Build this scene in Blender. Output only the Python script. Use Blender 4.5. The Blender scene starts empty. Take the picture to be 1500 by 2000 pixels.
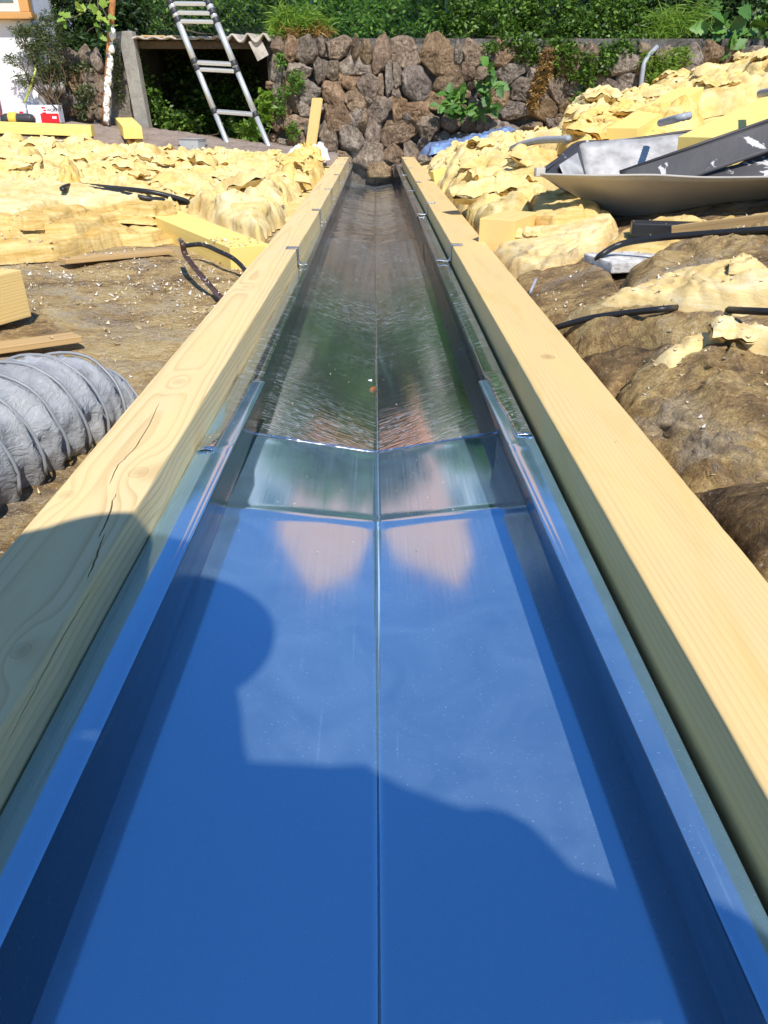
import bpy, bmesh, math, random
import numpy as np
from mathutils import Vector, Matrix

random.seed(7)
RNG = np.random.default_rng(7)
SC = bpy.context.scene
COL = SC.collection

# ------------------------------------------------------------------ camera, sky, sun, exposure
F = 1450.0
TH = math.atan(785 / F)
PSI = math.atan(18 / F * math.cos(TH))
CAM = np.array([0, 0, .4])
FW = np.array([math.sin(PSI) * math.cos(TH), math.cos(PSI) * math.cos(TH), -math.sin(TH)])
RT = np.array([math.cos(PSI), -math.sin(PSI), 0])
UP = np.cross(RT, FW)
cd = bpy.data.cameras.new('camera')
cam = bpy.data.objects.new('camera', cd)
COL.objects.link(cam)
cd.sensor_fit = 'HORIZONTAL'
cd.sensor_width = 36
cd.lens = 36 * F / 1500
cd.clip_start = .02
cd.clip_end = 2000
cam.matrix_world = Matrix(((RT[0], UP[0], -FW[0], CAM[0]), (RT[1], UP[1], -FW[1], CAM[1]), (RT[2], UP[2], -FW[2], CAM[2]), (0, 0, 0, 1)))
SC.camera = cam

SUN = Vector((.20, -.80, 1.0)).normalized()
w = bpy.data.worlds.new('World')
SC.world = w
w.use_nodes = True
wn = w.node_tree
wn.nodes.clear()
sky = wn.nodes.new('ShaderNodeTexSky')
sky.sky_type = 'NISHITA'
sky.sun_disc = False
sky.sun_elevation = math.asin(SUN.z)
sky.sun_rotation = math.atan2(SUN.x, SUN.y)
sky.air_density = 1.0
sky.dust_density = .2
sky.ozone_density = 4.0
sky.altitude = 600
bg = wn.nodes.new('ShaderNodeBackground')
bg.inputs['Strength'].default_value = .145
wo = wn.nodes.new('ShaderNodeOutputWorld')
hs_ = wn.nodes.new('ShaderNodeHueSaturation')
hs_.inputs['Saturation'].default_value = 1.2
wn.links.new(sky.outputs[0], hs_.inputs['Color'])
wn.links.new(hs_.outputs[0], bg.inputs[0])
wn.links.new(bg.outputs[0], wo.inputs[0])
sd = bpy.data.lights.new('sun', 'SUN')
sd.energy = 4.6
sd.angle = math.radians(.53)
sd.color = (1, .955, .88)
sun = bpy.data.objects.new('sun', sd)
COL.objects.link(sun)
sun.rotation_euler = SUN.to_track_quat('Z', 'Y').to_euler()
sun.location = (3, -8, 10)
SC.view_settings.view_transform = 'Standard'
SC.view_settings.look = 'None'
SC.view_settings.exposure = .45
SC.view_settings.gamma = 1
SC.view_settings.use_curve_mapping = False
SC.render.engine = 'CYCLES'
SC.cycles.max_bounces = 8
SC.cycles.diffuse_bounces = 4
SC.cycles.glossy_bounces = 4

# ------------------------------------------------------------------ where a line of sight meets a plane
def ray(px, py):
    return FW + RT * (px - 750) / F - UP * (py - 1000) / F

def on(px, py, n, c):
    d = ray(px, py)
    n = np.array(n, float)
    return CAM + d * (c - n @ CAM) / (n @ d)

def at_z(px, py, z): return on(px, py, (0, 0, 1), z)
def at_y(px, py, y): return on(px, py, (0, 1, 0), y)
KR, KL = .235, .05
def ZR(x): return -.06 + KR * (x - .38)
def ZL(x): return -.05 + KL * (-x - .38)
def onR(px, py, dz=0): return on(px, py, (-KR, 0, 1), -.06 - KR * .38 + dz)
def onL(px, py, dz=0): return on(px, py, (KL, 0, 1), -.05 - KL * .38 + dz)

# ------------------------------------------------------------------ noise on arrays
def _h(i, j, k, s):
    n = (i * 374761393 + j * 668265263 + k * 1274126177 + s * 144665) & 0xFFFFFFFF
    n = ((n ^ (n >> 13)) * 1274126177) & 0xFFFFFFFF
    n = ((n ^ (n >> 16)) * 2246822519) & 0xFFFFFFFF
    return ((n ^ (n >> 15)) & 0xFFFFFF) / float(0x7FFFFF) - 1

def vn(P, s=0):
    P = np.asarray(P, float)
    i = np.floor(P).astype(np.int64)
    f = P - i
    f = f * f * f * (f * (f * 6 - 15) + 10)
    r = 0
    for a in (0, 1):
        for b in (0, 1):
            for c in (0, 1):
                wgt = (f[..., 0] if a else 1 - f[..., 0]) * (f[..., 1] if b else 1 - f[..., 1]) * (f[..., 2] if c else 1 - f[..., 2])
                r = r + wgt * _h(i[..., 0] + a, i[..., 1] + b, i[..., 2] + c, s)
    return r

def fbm(P, o=4, s=0, g=.5):
    P = np.asarray(P, float)
    r, a, t = 0, 1, 0
    for k in range(o):
        r = r + a * vn(P, s + k * 17)
        t += a
        a *= g
        P = P * 2.03 + 7.7
    return r / t

def P3(x, y, z=0):
    x, y, z = np.broadcast_arrays(np.asarray(x, float), np.asarray(y, float), np.asarray(z, float))
    return np.stack([x, y, z], -1)

# ------------------------------------------------------------------ objects
def link(o, parent=None):
    COL.objects.link(o)
    if parent:
        o.parent = parent
    return o

def tag(o, label=None, cat=None, group=None, kind=None):
    if label: o['label'] = label
    if cat: o['category'] = cat
    if group: o['group'] = group
    if kind: o['kind'] = kind
    return o

def thing(name, label, cat, loc=(0, 0, 0), group=None):
    o = bpy.data.objects.new(name, None)
    o.empty_display_size = .05
    o.location = Vector([float(v) for v in loc])
    link(o)
    return tag(o, label, cat, group)

def mesh(name, V, Fc, mats=None, smooth=True, mi=None):
    me = bpy.data.meshes.new(name)
    V = np.asarray(V, np.float32).reshape(-1, 3)
    if isinstance(Fc, np.ndarray):
        k = Fc.shape[1]
        me.vertices.add(len(V))
        me.vertices.foreach_set('co', V.ravel())
        me.loops.add(Fc.size)
        me.loops.foreach_set('vertex_index', Fc.astype(np.int32).ravel())
        me.polygons.add(len(Fc))
        me.polygons.foreach_set('loop_start', np.arange(0, Fc.size, k, dtype=np.int32))
        me.update(calc_edges=True)
        me.validate()
    else:
        me.from_pydata([tuple(map(float, v)) for v in V], [], [tuple(f) for f in Fc])
    for m in (mats if isinstance(mats, (list, tuple)) else [mats] if mats else []):
        me.materials.append(m)
    if mi is not None:
        me.polygons.foreach_set('material_index', np.asarray(mi, np.int32))
    if smooth:
        me.polygons.foreach_set('use_smooth', np.ones(len(me.polygons), bool))
    me.update()
    return me

def obj(name, V, Fc, mats=None, parent=None, smooth=True, loc=None, mi=None):
    """mesh object; if it has a parent that stands somewhere, V is in world coordinates and is made local to it"""
    V = np.asarray(V, float).reshape(-1, 3)
    if parent is not None:
        p, off = parent, np.zeros(3)
        while p is not None:
            off += np.array(p.location)
            p = p.parent
        V = V - off
    elif loc is not None:
        V = V - np.asarray(loc, float)
    o = bpy.data.objects.new(name, mesh(name, V, Fc, mats, smooth, mi))
    if loc is not None and parent is None:
        o.location = Vector([float(v) for v in loc])
    return link(o, parent)

def gridF(nu, nv, wrap=False):
    """quads of a nu x nv vertex grid (row-major, v fastest); wrap closes v"""
    i = np.arange(nu - 1)[:, None]
    j = np.arange(nv if wrap else nv - 1)[None, :]
    j2 = (j + 1) % nv
    return np.stack([i * nv + j, i * nv + j2, (i + 1) * nv + j2, (i + 1) * nv + j], -1).reshape(-1, 4)

class Acc:
    """collects shapes that belong to one mesh"""
    def __init__(s): s.V, s.F, s.n, s.M = [], [], 0, []
    def add(s, V, Fc, m=0):
        V = np.asarray(V, float).reshape(-1, 3)
        s.V.append(V)
        s.F += [tuple(int(i) + s.n for i in f) for f in Fc]
        s.M += [m] * len(Fc)
        s.n += len(V)
        return s
    def obj(s, name, mats, parent=None, smooth=True, loc=None):
        return obj(name, np.concatenate(s.V), s.F, mats, parent, smooth, loc, s.M)

def spline(pts, n=8):
    p = np.asarray(pts, float)
    p = np.concatenate([[2 * p[0] - p[1]], p, [2 * p[-1] - p[-2]]])
    out = []
    for i in range(1, len(p) - 2):
        a, b, c, d = p[i - 1:i + 3]
        for t in np.arange(n) / n:
            out.append(.5 * (2 * b + (c - a) * t + (2 * a - 5 * b + 4 * c - d) * t * t + (3 * b - a - 3 * c + d) * t ** 3))
    out.append(p[-2])
    return np.array(out)

def tube(path, r, seg=8, cap=True, flat=1.0):
    p = np.asarray(path, float)
    n = len(p)
    r = np.broadcast_to(np.asarray(r, float), (n,))
    T = np.gradient(p, axis=0)
    T /= np.linalg.norm(T, axis=1)[:, None] + 1e-12
    u = np.cross(T[0], (0, 0, 1.0))
    if np.linalg.norm(u) < 1e-3: u = np.cross(T[0], (1.0, 0, 0))
    V = []
    for i in range(n):
        u = u - T[i] * (u @ T[i])
        u /= np.linalg.norm(u)
        v = np.cross(T[i], u)
        for a in np.arange(seg) * 2 * math.pi / seg:
            V.append(p[i] + r[i] * (u * math.cos(a) + v * math.sin(a) * flat))
    Fc = [tuple(f) for f in gridF(n, seg, True)]
    if cap:
        Fc += [tuple(range(seg))[::-1], tuple(range((n - 1) * seg, n * seg))]
    return np.array(V), Fc

def boxVF(c, s, R=None, bev=.0):
    """bevelled box as (V, F)"""
    bm = bmesh.new()
    bmesh.ops.create_cube(bm, size=1)
    for v in bm.verts:
        v.co = Vector((v.co.x * s[0], v.co.y * s[1], v.co.z * s[2]))
    if bev: bmesh.ops.bevel(bm, geom=bm.edges[:], offset=bev, segments=2, affect='EDGES', profile=.6)
    bm.verts.index_update()
    V = np.array([v.co[:] for v in bm.verts])
    Fc = [tuple(v.index for v in f.verts) for f in bm.faces]
    bm.free()
    if R is not None: V = V @ np.array(R).T
    return V + np.asarray(c, float), Fc

def rotz(a):
    c, s = math.cos(a), math.sin(a)
    return np.array([[c, -s, 0], [s, c, 0], [0, 0, 1.]])

def frame_from(axis, upv=(0, 0, 1)):
    """columns: along axis, across, up"""
    x = np.asarray(axis, float)
    x = x / np.linalg.norm(x)
    y = np.cross(upv, x)
    y /= np.linalg.norm(y)
    return np.stack([x, y, np.cross(x, y)], 1)

# ------------------------------------------------------------------ materials
class N:
    def __init__(s, name):
        s.m = bpy.data.materials.new(name)
        s.m.use_nodes = True
        s.t = s.m.node_tree
        s.t.nodes.clear()
        s.out = s.t.nodes.new('ShaderNodeOutputMaterial')
        s.tc = s.t.nodes.new('ShaderNodeTexCoord').outputs['Object']
    def set(s, n, k, v):
        if isinstance(v, bpy.types.NodeSocket): s.t.links.new(v, n.inputs[k])
        elif v is not None: n.inputs[k].default_value = v
    def n(s, typ, **kw):
        nd = s.t.nodes.new('ShaderNode' + typ)
        for k, v in kw.items():
            if k[0] == '_': setattr(nd, k[1:], v)
            else: s.set(nd, k.replace('_', ' ') if k.replace('_', ' ') in nd.inputs else k, v)
        return nd
    def m_(s, op, a, b=None, c=None, clamp=False):
        nd = s.t.nodes.new('ShaderNodeMath')
        nd.operation = op
        nd.use_clamp = clamp
        for i, v in enumerate((a, b, c)):
            if v is not None: s.set(nd, i, v)
        return nd.outputs[0]
    def map(s, scale=(1, 1, 1), loc=(0, 0, 0), rot=(0, 0, 0), vec=None):
        return s.n('Mapping', Vector=vec or s.tc, Scale=scale, Location=loc, Rotation=rot).outputs[0]
    def noise(s, scale, detail=4, rough=.55, dist=0, vec=None, col=False):
        nd = s.n('TexNoise', Vector=vec or s.tc, Scale=scale, Detail=detail, Roughness=rough, Distortion=dist)
        return nd.outputs[1 if col else 0]
    def ramp(s, f, stops, mode='LINEAR'):
        nd = s.t.nodes.new('ShaderNodeValToRGB')
        nd.color_ramp.interpolation = mode
        e = nd.color_ramp.elements
        while len(e) < len(stops): e.new(.5)
        for el, (p, c) in zip(e, stops):
            el.position = p
            el.color = (c, c, c, 1) if not hasattr(c, '__len__') else (*c[:3], 1)
        s.t.links.new(f, nd.inputs[0])
        return nd.outputs[0]
    def mix(s, f, a, b, blend='MIX'):
        nd = s.t.nodes.new('ShaderNodeMix')
        nd.data_type = 'RGBA'
        nd.blend_type = blend
        s.set(nd, 0, f)
        for i, v in ((6, a), (7, b)):
            s.set(nd, i, (*v, 1) if isinstance(v, tuple) and len(v) == 3 else v)
        return nd.outputs[2]
    def bump(s, h, strength=.3, dist=.01, norm=None):
        nd = s.n('Bump', Strength=strength, Distance=dist, Height=h)
        if norm is not None: s.t.links.new(norm, nd.inputs['Normal'])
        return nd.outputs[0]
    def bsdf(s, col, rough=.6, metal=0, norm=None, spec=.5, **kw):
        nd = s.t.nodes.new('ShaderNodeBsdfPrincipled')
        s.set(nd, 'Base Color', (*col, 1) if isinstance(col, tuple) and len(col) == 3 else col)
        s.set(nd, 'Roughness', rough)
        s.set(nd, 'Metallic', metal)
        s.set(nd, 'Specular IOR Level', spec)
        if norm is not None: s.t.links.new(norm, nd.inputs['Normal'])
        for k, v in kw.items(): s.set(nd, k.replace('_', ' '), v)
        return nd.outputs[0]
    def done(s, sh):
        s.t.links.new(sh, s.out.inputs[0])
        return s.m
    def sep(s, vec=None):
        return s.n('SeparateXYZ', Vector=vec or s.tc).outputs

def plain(name, col, rough=.5, metal=0, var=.12, sc=30, bump=.1, spec=.4):
    s = N(name)
    f = s.noise(sc, 5)
    c = s.mix(s.ramp(f, [(.3, 0.), (.7, 1.)]), tuple(v * (1 - var) for v in col), tuple(min(1, v * (1 + var)) for v in col))
    return s.done(s.bsdf(c, rough, metal, s.bump(s.noise(sc * 4, 4), bump, .004), spec))

def mat_metal(name, streak=0.0, tint=(.50, .65, .80), dust=.10, rough=.13, wob=.02, dcol=(.34, .56, .80)):
    s = N(name)
    x, y, z = s.sep()
    big = s.noise(2.2, 2, vec=s.map((1, .5, 1)))
    fine = s.noise(900, 2)
    stre = s.noise(1, 4, vec=s.map((220, 4, 40)))          # rolling lines along the sheet
    h = s.m_('ADD', s.m_('MULTIPLY', big, 1.0), s.m_('MULTIPLY', fine, .002))
    nrm = s.bump(h, wob * 5, .02)
    rr = s.ramp(stre, [(.3, rough * .75), (.7, rough * 1.35)])
    blot = s.noise(11, 5, .6, 1.0)
    dmask = s.m_('MULTIPLY', s.ramp(blot, [(.25, .72), (.75, 1.3)]), dust)
    spk = s.ramp(s.noise(420, 1), [(.69, 0.), (.74, 1.)])
    dmask = s.m_('ADD', dmask, s.m_('MULTIPLY', spk, .16))
    dmask = s.m_('ADD', dmask, s.m_('MULTIPLY', s.ramp(stre, [(.66, 0.), (.70, 1.)]), .05))
    col = tint
    if streak:
        ax = s.m_('ABSOLUTE', x)
        cv = s.n('CombineXYZ', X=s.m_('ADD', s.m_('MULTIPLY', ax, 13), s.m_('MULTIPLY', y, 7)), Y=s.m_('SUBTRACT', s.m_('MULTIPLY', y, 95), s.m_('MULTIPLY', ax, 55)), Z=s.m_('SIGN', x)).outputs[0]
        st = s.noise(1.0, 3, .5, 1.2, vec=cv)
        reg = s.ramp(s.noise(2.3, 3, vec=s.map((1, .7, 1))), [(.36, 0.), (.6, 1.)])
        nrm = s.bump(s.m_('MULTIPLY', st, s.m_('ADD', .35, reg)), streak, .009, nrm)
        sc = s.ramp(s.noise(1.3, 3, .5, 2.2, vec=cv), [(.555, 0.), (.60, 1.)])
        dmask = s.m_('ADD', dmask, s.m_('MULTIPLY', s.m_('MULTIPLY', sc, reg), .34))
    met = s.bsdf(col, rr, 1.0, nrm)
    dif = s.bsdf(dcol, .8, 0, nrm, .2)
    mx = s.n('MixShader', Fac=s.m_('MINIMUM', dmask, .8))
    s.t.links.new(met, mx.inputs[1])
    s.t.links.new(dif, mx.inputs[2])
    return s.done(mx.outputs[0])

def mat_wood(name, light, dark, x0=0, z0=-.05, ring=.0055, taper=.004, knots=(), wav=.012, ax=(0, 1, 2), bstr=.25, contrast=1.0, stain=None, kstr=1.0):
    """growth rings about a pith line that runs along the second of ax; knots push the rings aside"""
    s = N(name)
    xyz = s.sep()
    x, y, z = xyz[ax[0]], xyz[ax[1]], xyz[ax[2]]
    cv = s.n('CombineXYZ', X=x, Y=y, Z=z).outputs[0]
    wn_ = s.noise(1, 3, .5, vec=s.map((9, 1.3, 9), vec=cv))
    xx = s.m_('SUBTRACT', x, x0)
    zz = s.m_('SUBTRACT', z, z0)
    r = s.m_('SQRT', s.m_('ADD', s.m_('MULTIPLY', xx, xx), s.m_('MULTIPLY', zz, zz)))
    r = s.m_('ADD', r, s.m_('MULTIPLY', y, taper))
    r = s.m_('ADD', r, s.m_('MULTIPLY', s.m_('SUBTRACT', wn_, .5), wav * 2))
    kd = None
    for (kx, ky, kr, ka) in knots:
        dx = s.m_('DIVIDE', s.m_('SUBTRACT', x, kx), kr)
        dy = s.m_('DIVIDE', s.m_('SUBTRACT', y, ky), kr * 1.25)
        d2 = s.m_('ADD', s.m_('MULTIPLY', dx, dx), s.m_('MULTIPLY', dy, dy))
        wide = s.m_('ADD', s.m_('MULTIPLY', dx, dx), s.m_('MULTIPLY', s.m_('MULTIPLY', dy, dy), .22))
        r = s.m_('ADD', r, s.m_('MULTIPLY', s.m_('POWER', 2.718, s.m_('MULTIPLY', wide, -.22)), ka))
        kk = s.m_('POWER', 2.718, s.m_('MULTIPLY', d2, -1.0))
        kd = kk if kd is None else s.m_('MAXIMUM', kd, kk)
    ph = s.m_('DIVIDE', r, ring)
    fr = s.m_('FRACT', ph)
    late = s.ramp(fr, [(0., 0.), (.55, .1), (.9, .85 * contrast), (1., 0.)])
    amp = s.ramp(s.noise(1, 2, vec=s.map((30, .8, 30), vec=cv)), [(.3, .45), (.7, 1.)])
    late = s.m_('MULTIPLY', late, amp)
    fib = s.noise(1, 4, .6, vec=s.map((500, 9, 500), vec=cv))
    c = s.mix(late, light, dark)
    c = s.mix(s.ramp(fib, [(.35, 0.), (.75, .28)]), c, tuple(v * .72 for v in light))
    lg = s.noise(1, 4, .6, vec=s.map((14, 2.2, 14), vec=cv))
    c = s.mix(s.ramp(lg, [(.4, 0.), (.7, .5)]), c, tuple(a * b for a, b in zip(light, (1.08, 1.02, .82))))
    if stain:
        c = s.mix(s.ramp(s.noise(1, 5, .65, .6, vec=s.map((18, 3, 18), vec=cv)), [(.52, 0.), (.75, .55)]), c, stain)
    if kd is not None:
        ring_k = s.ramp(kd, [(.0, 0.), (.30, 0.), (.38, .40), (.46, .10), (1., .30)])
        c = s.mix(s.m_('MULTIPLY', ring_k, kstr, None, True), c, (.30, .17, .075))
    h = s.m_('ADD', s.m_('MULTIPLY', fib, .8), s.m_('MULTIPLY', late, -.7))
    return s.done(s.bsdf(c, .62, 0, s.bump(h, bstr, .0018), .3))

def mat_wool(name, cols, strata=0, sc=1.0, dirt=None):
    s = N(name)
    v = s.map((1, 1, 1 + strata))
    wv = s.noise(3.0 * sc, 3, .5, col=True)
    wsub = s.n('VectorMath', _operation='SUBTRACT')
    s.t.links.new(wv, wsub.inputs[0])
    wsub.inputs[1].default_value = (.5, .5, .5)
    wsc = s.n('VectorMath', _operation='SCALE')
    s.t.links.new(wsub.outputs[0], wsc.inputs[0])
    wsc.inputs[3].default_value = .55
    wad = s.n('VectorMath', _operation='ADD')
    s.t.links.new(v, wad.inputs[0])
    s.t.links.new(wsc.outputs[0], wad.inputs[1])
    fib = s.noise(1, 6, .68, .6, vec=s.map((26 * sc, 190 * sc, 190 * sc), rot=(0, 0, .5), vec=wad.outputs[0]))
    a = s.noise(5 * sc, 8, .66, .8, vec=v)
    b = s.noise(24 * sc, 6, .7, .8, vec=v)
    f = s.m_('ADD', s.m_('ADD', s.m_('MULTIPLY', a, .5), s.m_('MULTIPLY', b, .2)), s.m_('MULTIPLY', fib, .3))
    c = s.ramp(f, [(.33, cols[0]), (.43, cols[1]), (.52, cols[2]), (.62, cols[3])])
    if dirt:
        dm = s.noise(2.8 * sc, 10, .72, 1.0, vec=s.map((1, 1, 1), loc=(3.1, 1.7, .4)))
        c = s.mix(s.ramp(dm, [(dirt[0], 0.), (dirt[0] + .10, .9)]), c, dirt[1])
    gd = s.noise(9 * sc, 8, .75, .3, vec=s.map((1, 1, 1), loc=(7, 3, 1)))
    c = s.mix(s.ramp(gd, [(.60, 0.), (.74, .55)]), c, (.36, .26, .16))
    h = s.m_('ADD', s.m_('MULTIPLY', fib, .9), s.m_('MULTIPLY', s.noise(90 * sc, 7, .75, .4, vec=v), .8))
    return s.done(s.bsdf(c, .95, 0, s.bump(h, .55, .010), .05))

def mat_brown(name, seed=0.0, yellow=.0, dust=.35):
    """old glass wool, browned by dust, with fibres, paler torn places and specks of plaster"""
    s = N(name)
    base = s.map((1, 1, 1), loc=(seed, seed * 1.7, 0))
    a = s.noise(3.2, 12, .64, 1.6, vec=base)
    a = s.m_('ADD', s.m_('MULTIPLY', a, .72), s.m_('MULTIPLY', s.noise(1.7, 4, .5, .5, vec=s.map((1, 1, 1), loc=(seed * 2, 5, 0))), .32))
    b = s.noise(1, 8, .66, 2.2, vec=s.map((15, 21, 20), loc=(seed, 0, 0), rot=(0, 0, .8)))
    f = s.m_('ADD', s.m_('MULTIPLY', a, .66), s.m_('MULTIPLY', b, .34))
    f = s.m_('ADD', f, yellow)
    c = s.ramp(f, [(.33, (.040, .030, .023)), (.42, (.10, .070, .045)), (.475, (.22, .145, .075)), (.53, (.36, .235, .11)), (.59, (.56, .39, .17)), (.67, (.70, .54, .29))])
    g = s.ramp(s.noise(5.5, 6, .6, .8, vec=s.map((1, 1, 1), loc=(seed + 9, 2, 1))), [(.52, 0.), (.66, .55)])
    c = s.mix(g, c, (.46, .41, .34))
    sp = s.ramp(s.noise(210, 2, .5), [(.64, 0.), (.70, 1.)])
    sp = s.m_('MULTIPLY', sp, s.ramp(s.noise(4, 4), [(.35, .15), (.6, 1.)]))
    c = s.mix(s.m_('MULTIPLY', sp, dust * 1.7), c, (.72, .66, .55))
    fibre = s.noise(1, 6, .7, 3.0, vec=s.map((85, 130, 120), rot=(0, 0, .9)))
    c = s.mix(s.ramp(fibre, [(.42, .0), (.62, .38)]), c, (.10, .062, .035))
    h = s.m_('ADD', s.m_('MULTIPLY', s.noise(85, 8, .72, 1.5), 1.0), s.m_('MULTIPLY', s.noise(22, 4, .6, 1.2), 1.2))
    return s.done(s.bsdf(c, .97, 0, s.bump(h, .95, .013), .05))

def mat_leaf(name, cols, trans=.35, rough=.45):
    s = N(name)
    rnd = s.n('NewGeometry').outputs['Random Per Island']
    c = s.ramp(rnd, [(i / max(1, len(cols) - 1), c) for i, c in enumerate(cols)])
    b = s.bsdf(c, rough, 0, None, .35)
    tr = s.n('BsdfTranslucent', Color=s.mix(.5, c, (.12, .2, .02), 'ADD'))
    mx = s.n('MixShader', Fac=trans)
    s.t.links.new(b, mx.inputs[1])
    s.t.links.new(tr.outputs[0], mx.inputs[2])
    return s.done(mx.outputs[0])

def mat_stone(name, a, b, c, moss=0.0):
    s = N(name)
    oi = s.n('ObjectInfo').outputs['Random']
    off = s.n('CombineXYZ', X=s.m_('MULTIPLY', oi, 37.), Y=s.m_('MULTIPLY', oi, 91.), Z=s.m_('MULTIPLY', oi, 53.)).outputs[0]
    nd = s.n('VectorMath', _operation='ADD')
    s.t.links.new(s.tc, nd.inputs[0])
    s.t.links.new(off, nd.inputs[1])
    v = nd.outputs[0]
    n1 = s.noise(9, 8, .68, .8, vec=v)
    n2 = s.noise(1, 6, .65, 1.2, vec=s.map((60, 60, 22), rot=(.4, .5, .3), vec=v))
    f = s.m_('ADD', s.m_('MULTIPLY', n1, .5), s.m_('MULTIPLY', n2, .5))
    col = s.ramp(f, [(.32, a), (.48, b), (.62, c)])
    hs = s.n('HueSaturation', Color=col, Hue=s.m_('ADD', .493, s.m_('MULTIPLY', oi, .016)), Saturation=s.m_('ADD', .65, s.m_('MULTIPLY', s.m_('FRACT', s.m_('MULTIPLY', oi, 7.3)), .65)), Value=s.m_('ADD', .8, s.m_('MULTIPLY', s.m_('FRACT', s.m_('MULTIPLY', oi, 13.7)), .5))).outputs[0]
    lich = s.ramp(s.noise(26, 6, .7, .5, vec=v), [(.62, 0.), (.68, .55)])
    col = s.mix(lich, hs, (.42, .40, .36))
    h = s.m_('ADD', s.noise(1, 8, .7, 1.0, vec=s.map((70, 70, 30), rot=(.4, .5, .3), vec=v)), s.m_('MULTIPLY', s.noise(180, 4, .7, vec=v), .5))
    return s.done(s.bsdf(col, .85, 0, s.bump(h, .9, .02), .25))

# ------------------------------------------------------------------ palette
M = {}
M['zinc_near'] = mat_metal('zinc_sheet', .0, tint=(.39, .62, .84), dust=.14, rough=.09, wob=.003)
M['zinc_mid'] = mat_metal('zinc_sheet_scuffed', .05, dcol=(.44, .51, .57), tint=(.53, .60, .635), dust=.05, rough=.07, wob=.004)
M['zinc_far'] = mat_metal('zinc_sheet_creased', .04, dcol=(.45, .49, .52), tint=(.58, .62, .63), dust=.045, rough=.06, wob=.01)
M['zinc_side'] = mat_metal('zinc_side_darkened', .0, tint=(.075, .070, .072), dust=.02, rough=.2, wob=.01)  # same zinc; the side walls' dim reflections are painted in as a darker tint
M['zinc_clip'] = plain('clip_metal', (.50, .54, .60), .32, .85, .1, 60, .05)
KNL = [(at_z(px, py, 0)[0], at_z(px, py, 0)[1], r, a) for px, py, r, a in ((350, 745, .011, .016), (270, 922, .012, .016), (130, 965, .008, .008), (40, 1270, .008, .014), (480, 560, .010, .012), (560, 540, .008, .010))]
KNR = [(at_z(px, py, 0)[0], at_z(px, py, 0)[1], r, a) for px, py, r, a in ((1070, 697, .012, .010),)]
M['wood_left'] = mat_wood('spruce_left', (.72, .55, .29), (.44, .28, .11), -.33, -.07, .0066, .007, KNL, .007, contrast=.8, stain=(.58, .45, .17))
M['wood_right'] = mat_wood('spruce_right', (.68, .50, .235), (.42, .25, .085), .19, -.085, .0056, .0022, KNR, .010, contrast=.5, bstr=.10, kstr=2.0, stain=(.54, .37, .11))
M['wood_raft'] = mat_wood('spruce_rafter', (.82, .62, .20), (.60, .40, .11), .0, -.03, .007, .003, (), .008, contrast=.5)
M['wood_block'] = mat_wood('spruce_block', (.78, .55, .22), (.50, .30, .10), .0, -.05, .006, .004, (), .008, contrast=.8)
M['wood_orange'] = mat_wood('stained_board', (.50, .33, .15), (.34, .20, .08), .0, -.03, .006, .003, (), .008)
M['wool'] = mat_wool('yellow_wool', [(.42, .22, .045), (.64, .43, .14), (.74, .56, .25), (.80, .67, .38)])
M['wool_pale'] = mat_wool('pale_wool', [(.44, .24, .06), (.66, .46, .17), (.75, .59, .29), (.80, .70, .44)], sc=1.3)
M['wool_orange'] = mat_wool('orange_wool', [(.50, .26, .05), (.70, .44, .12), (.80, .56, .20), (.86, .68, .34)], sc=1.6)
M['wool_strata'] = mat_wool('layered_wool', [(.32, .16, .03), (.56, .35, .10), (.72, .51, .20), (.80, .63, .32)], strata=9)
M['wool_soiled'] = mat_wool('soiled_wool', [(.45, .25, .07), (.72, .50, .20), (.82, .62, .30), (.86, .74, .50)], strata=6, dirt=(.56, (.30, .22, .15)))
M['brown'] = [mat_brown('browned_wool', 1.3, .055), mat_brown('browned_wool_b', 4.1, -.03), mat_brown('browned_wool_c', 7.7, .03), mat_brown('browned_wool_d', 2.9, .07), mat_brown('browned_wool_e', 5.3, -.03)]
M['deck'] = mat_brown('soiled_deck', 6.2, .075, 1.2)
M['black'] = plain('black_rubber', (.018, .018, .020), .42, 0, .2, 80, .1)
M['grey_conduit'] = plain('grey_plastic', (.30, .31, .33), .45, 0, .1, 30, .05)

# ------------------------------------------------------------------ valley gutter, three lapped zinc sheets
ZFL, ZFT, ZC = -.055, -.162, -.203
def XBL(Y): return -(.2535 + .0235 * np.clip((3.2 - Y) / 2.6, 0, 1))      # inner face of the left beam
XBR, XBRo = .258, .378
FALL = lambda Y: -.018 * np.maximum(0, np.asarray(Y, float) - 3.9)

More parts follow.
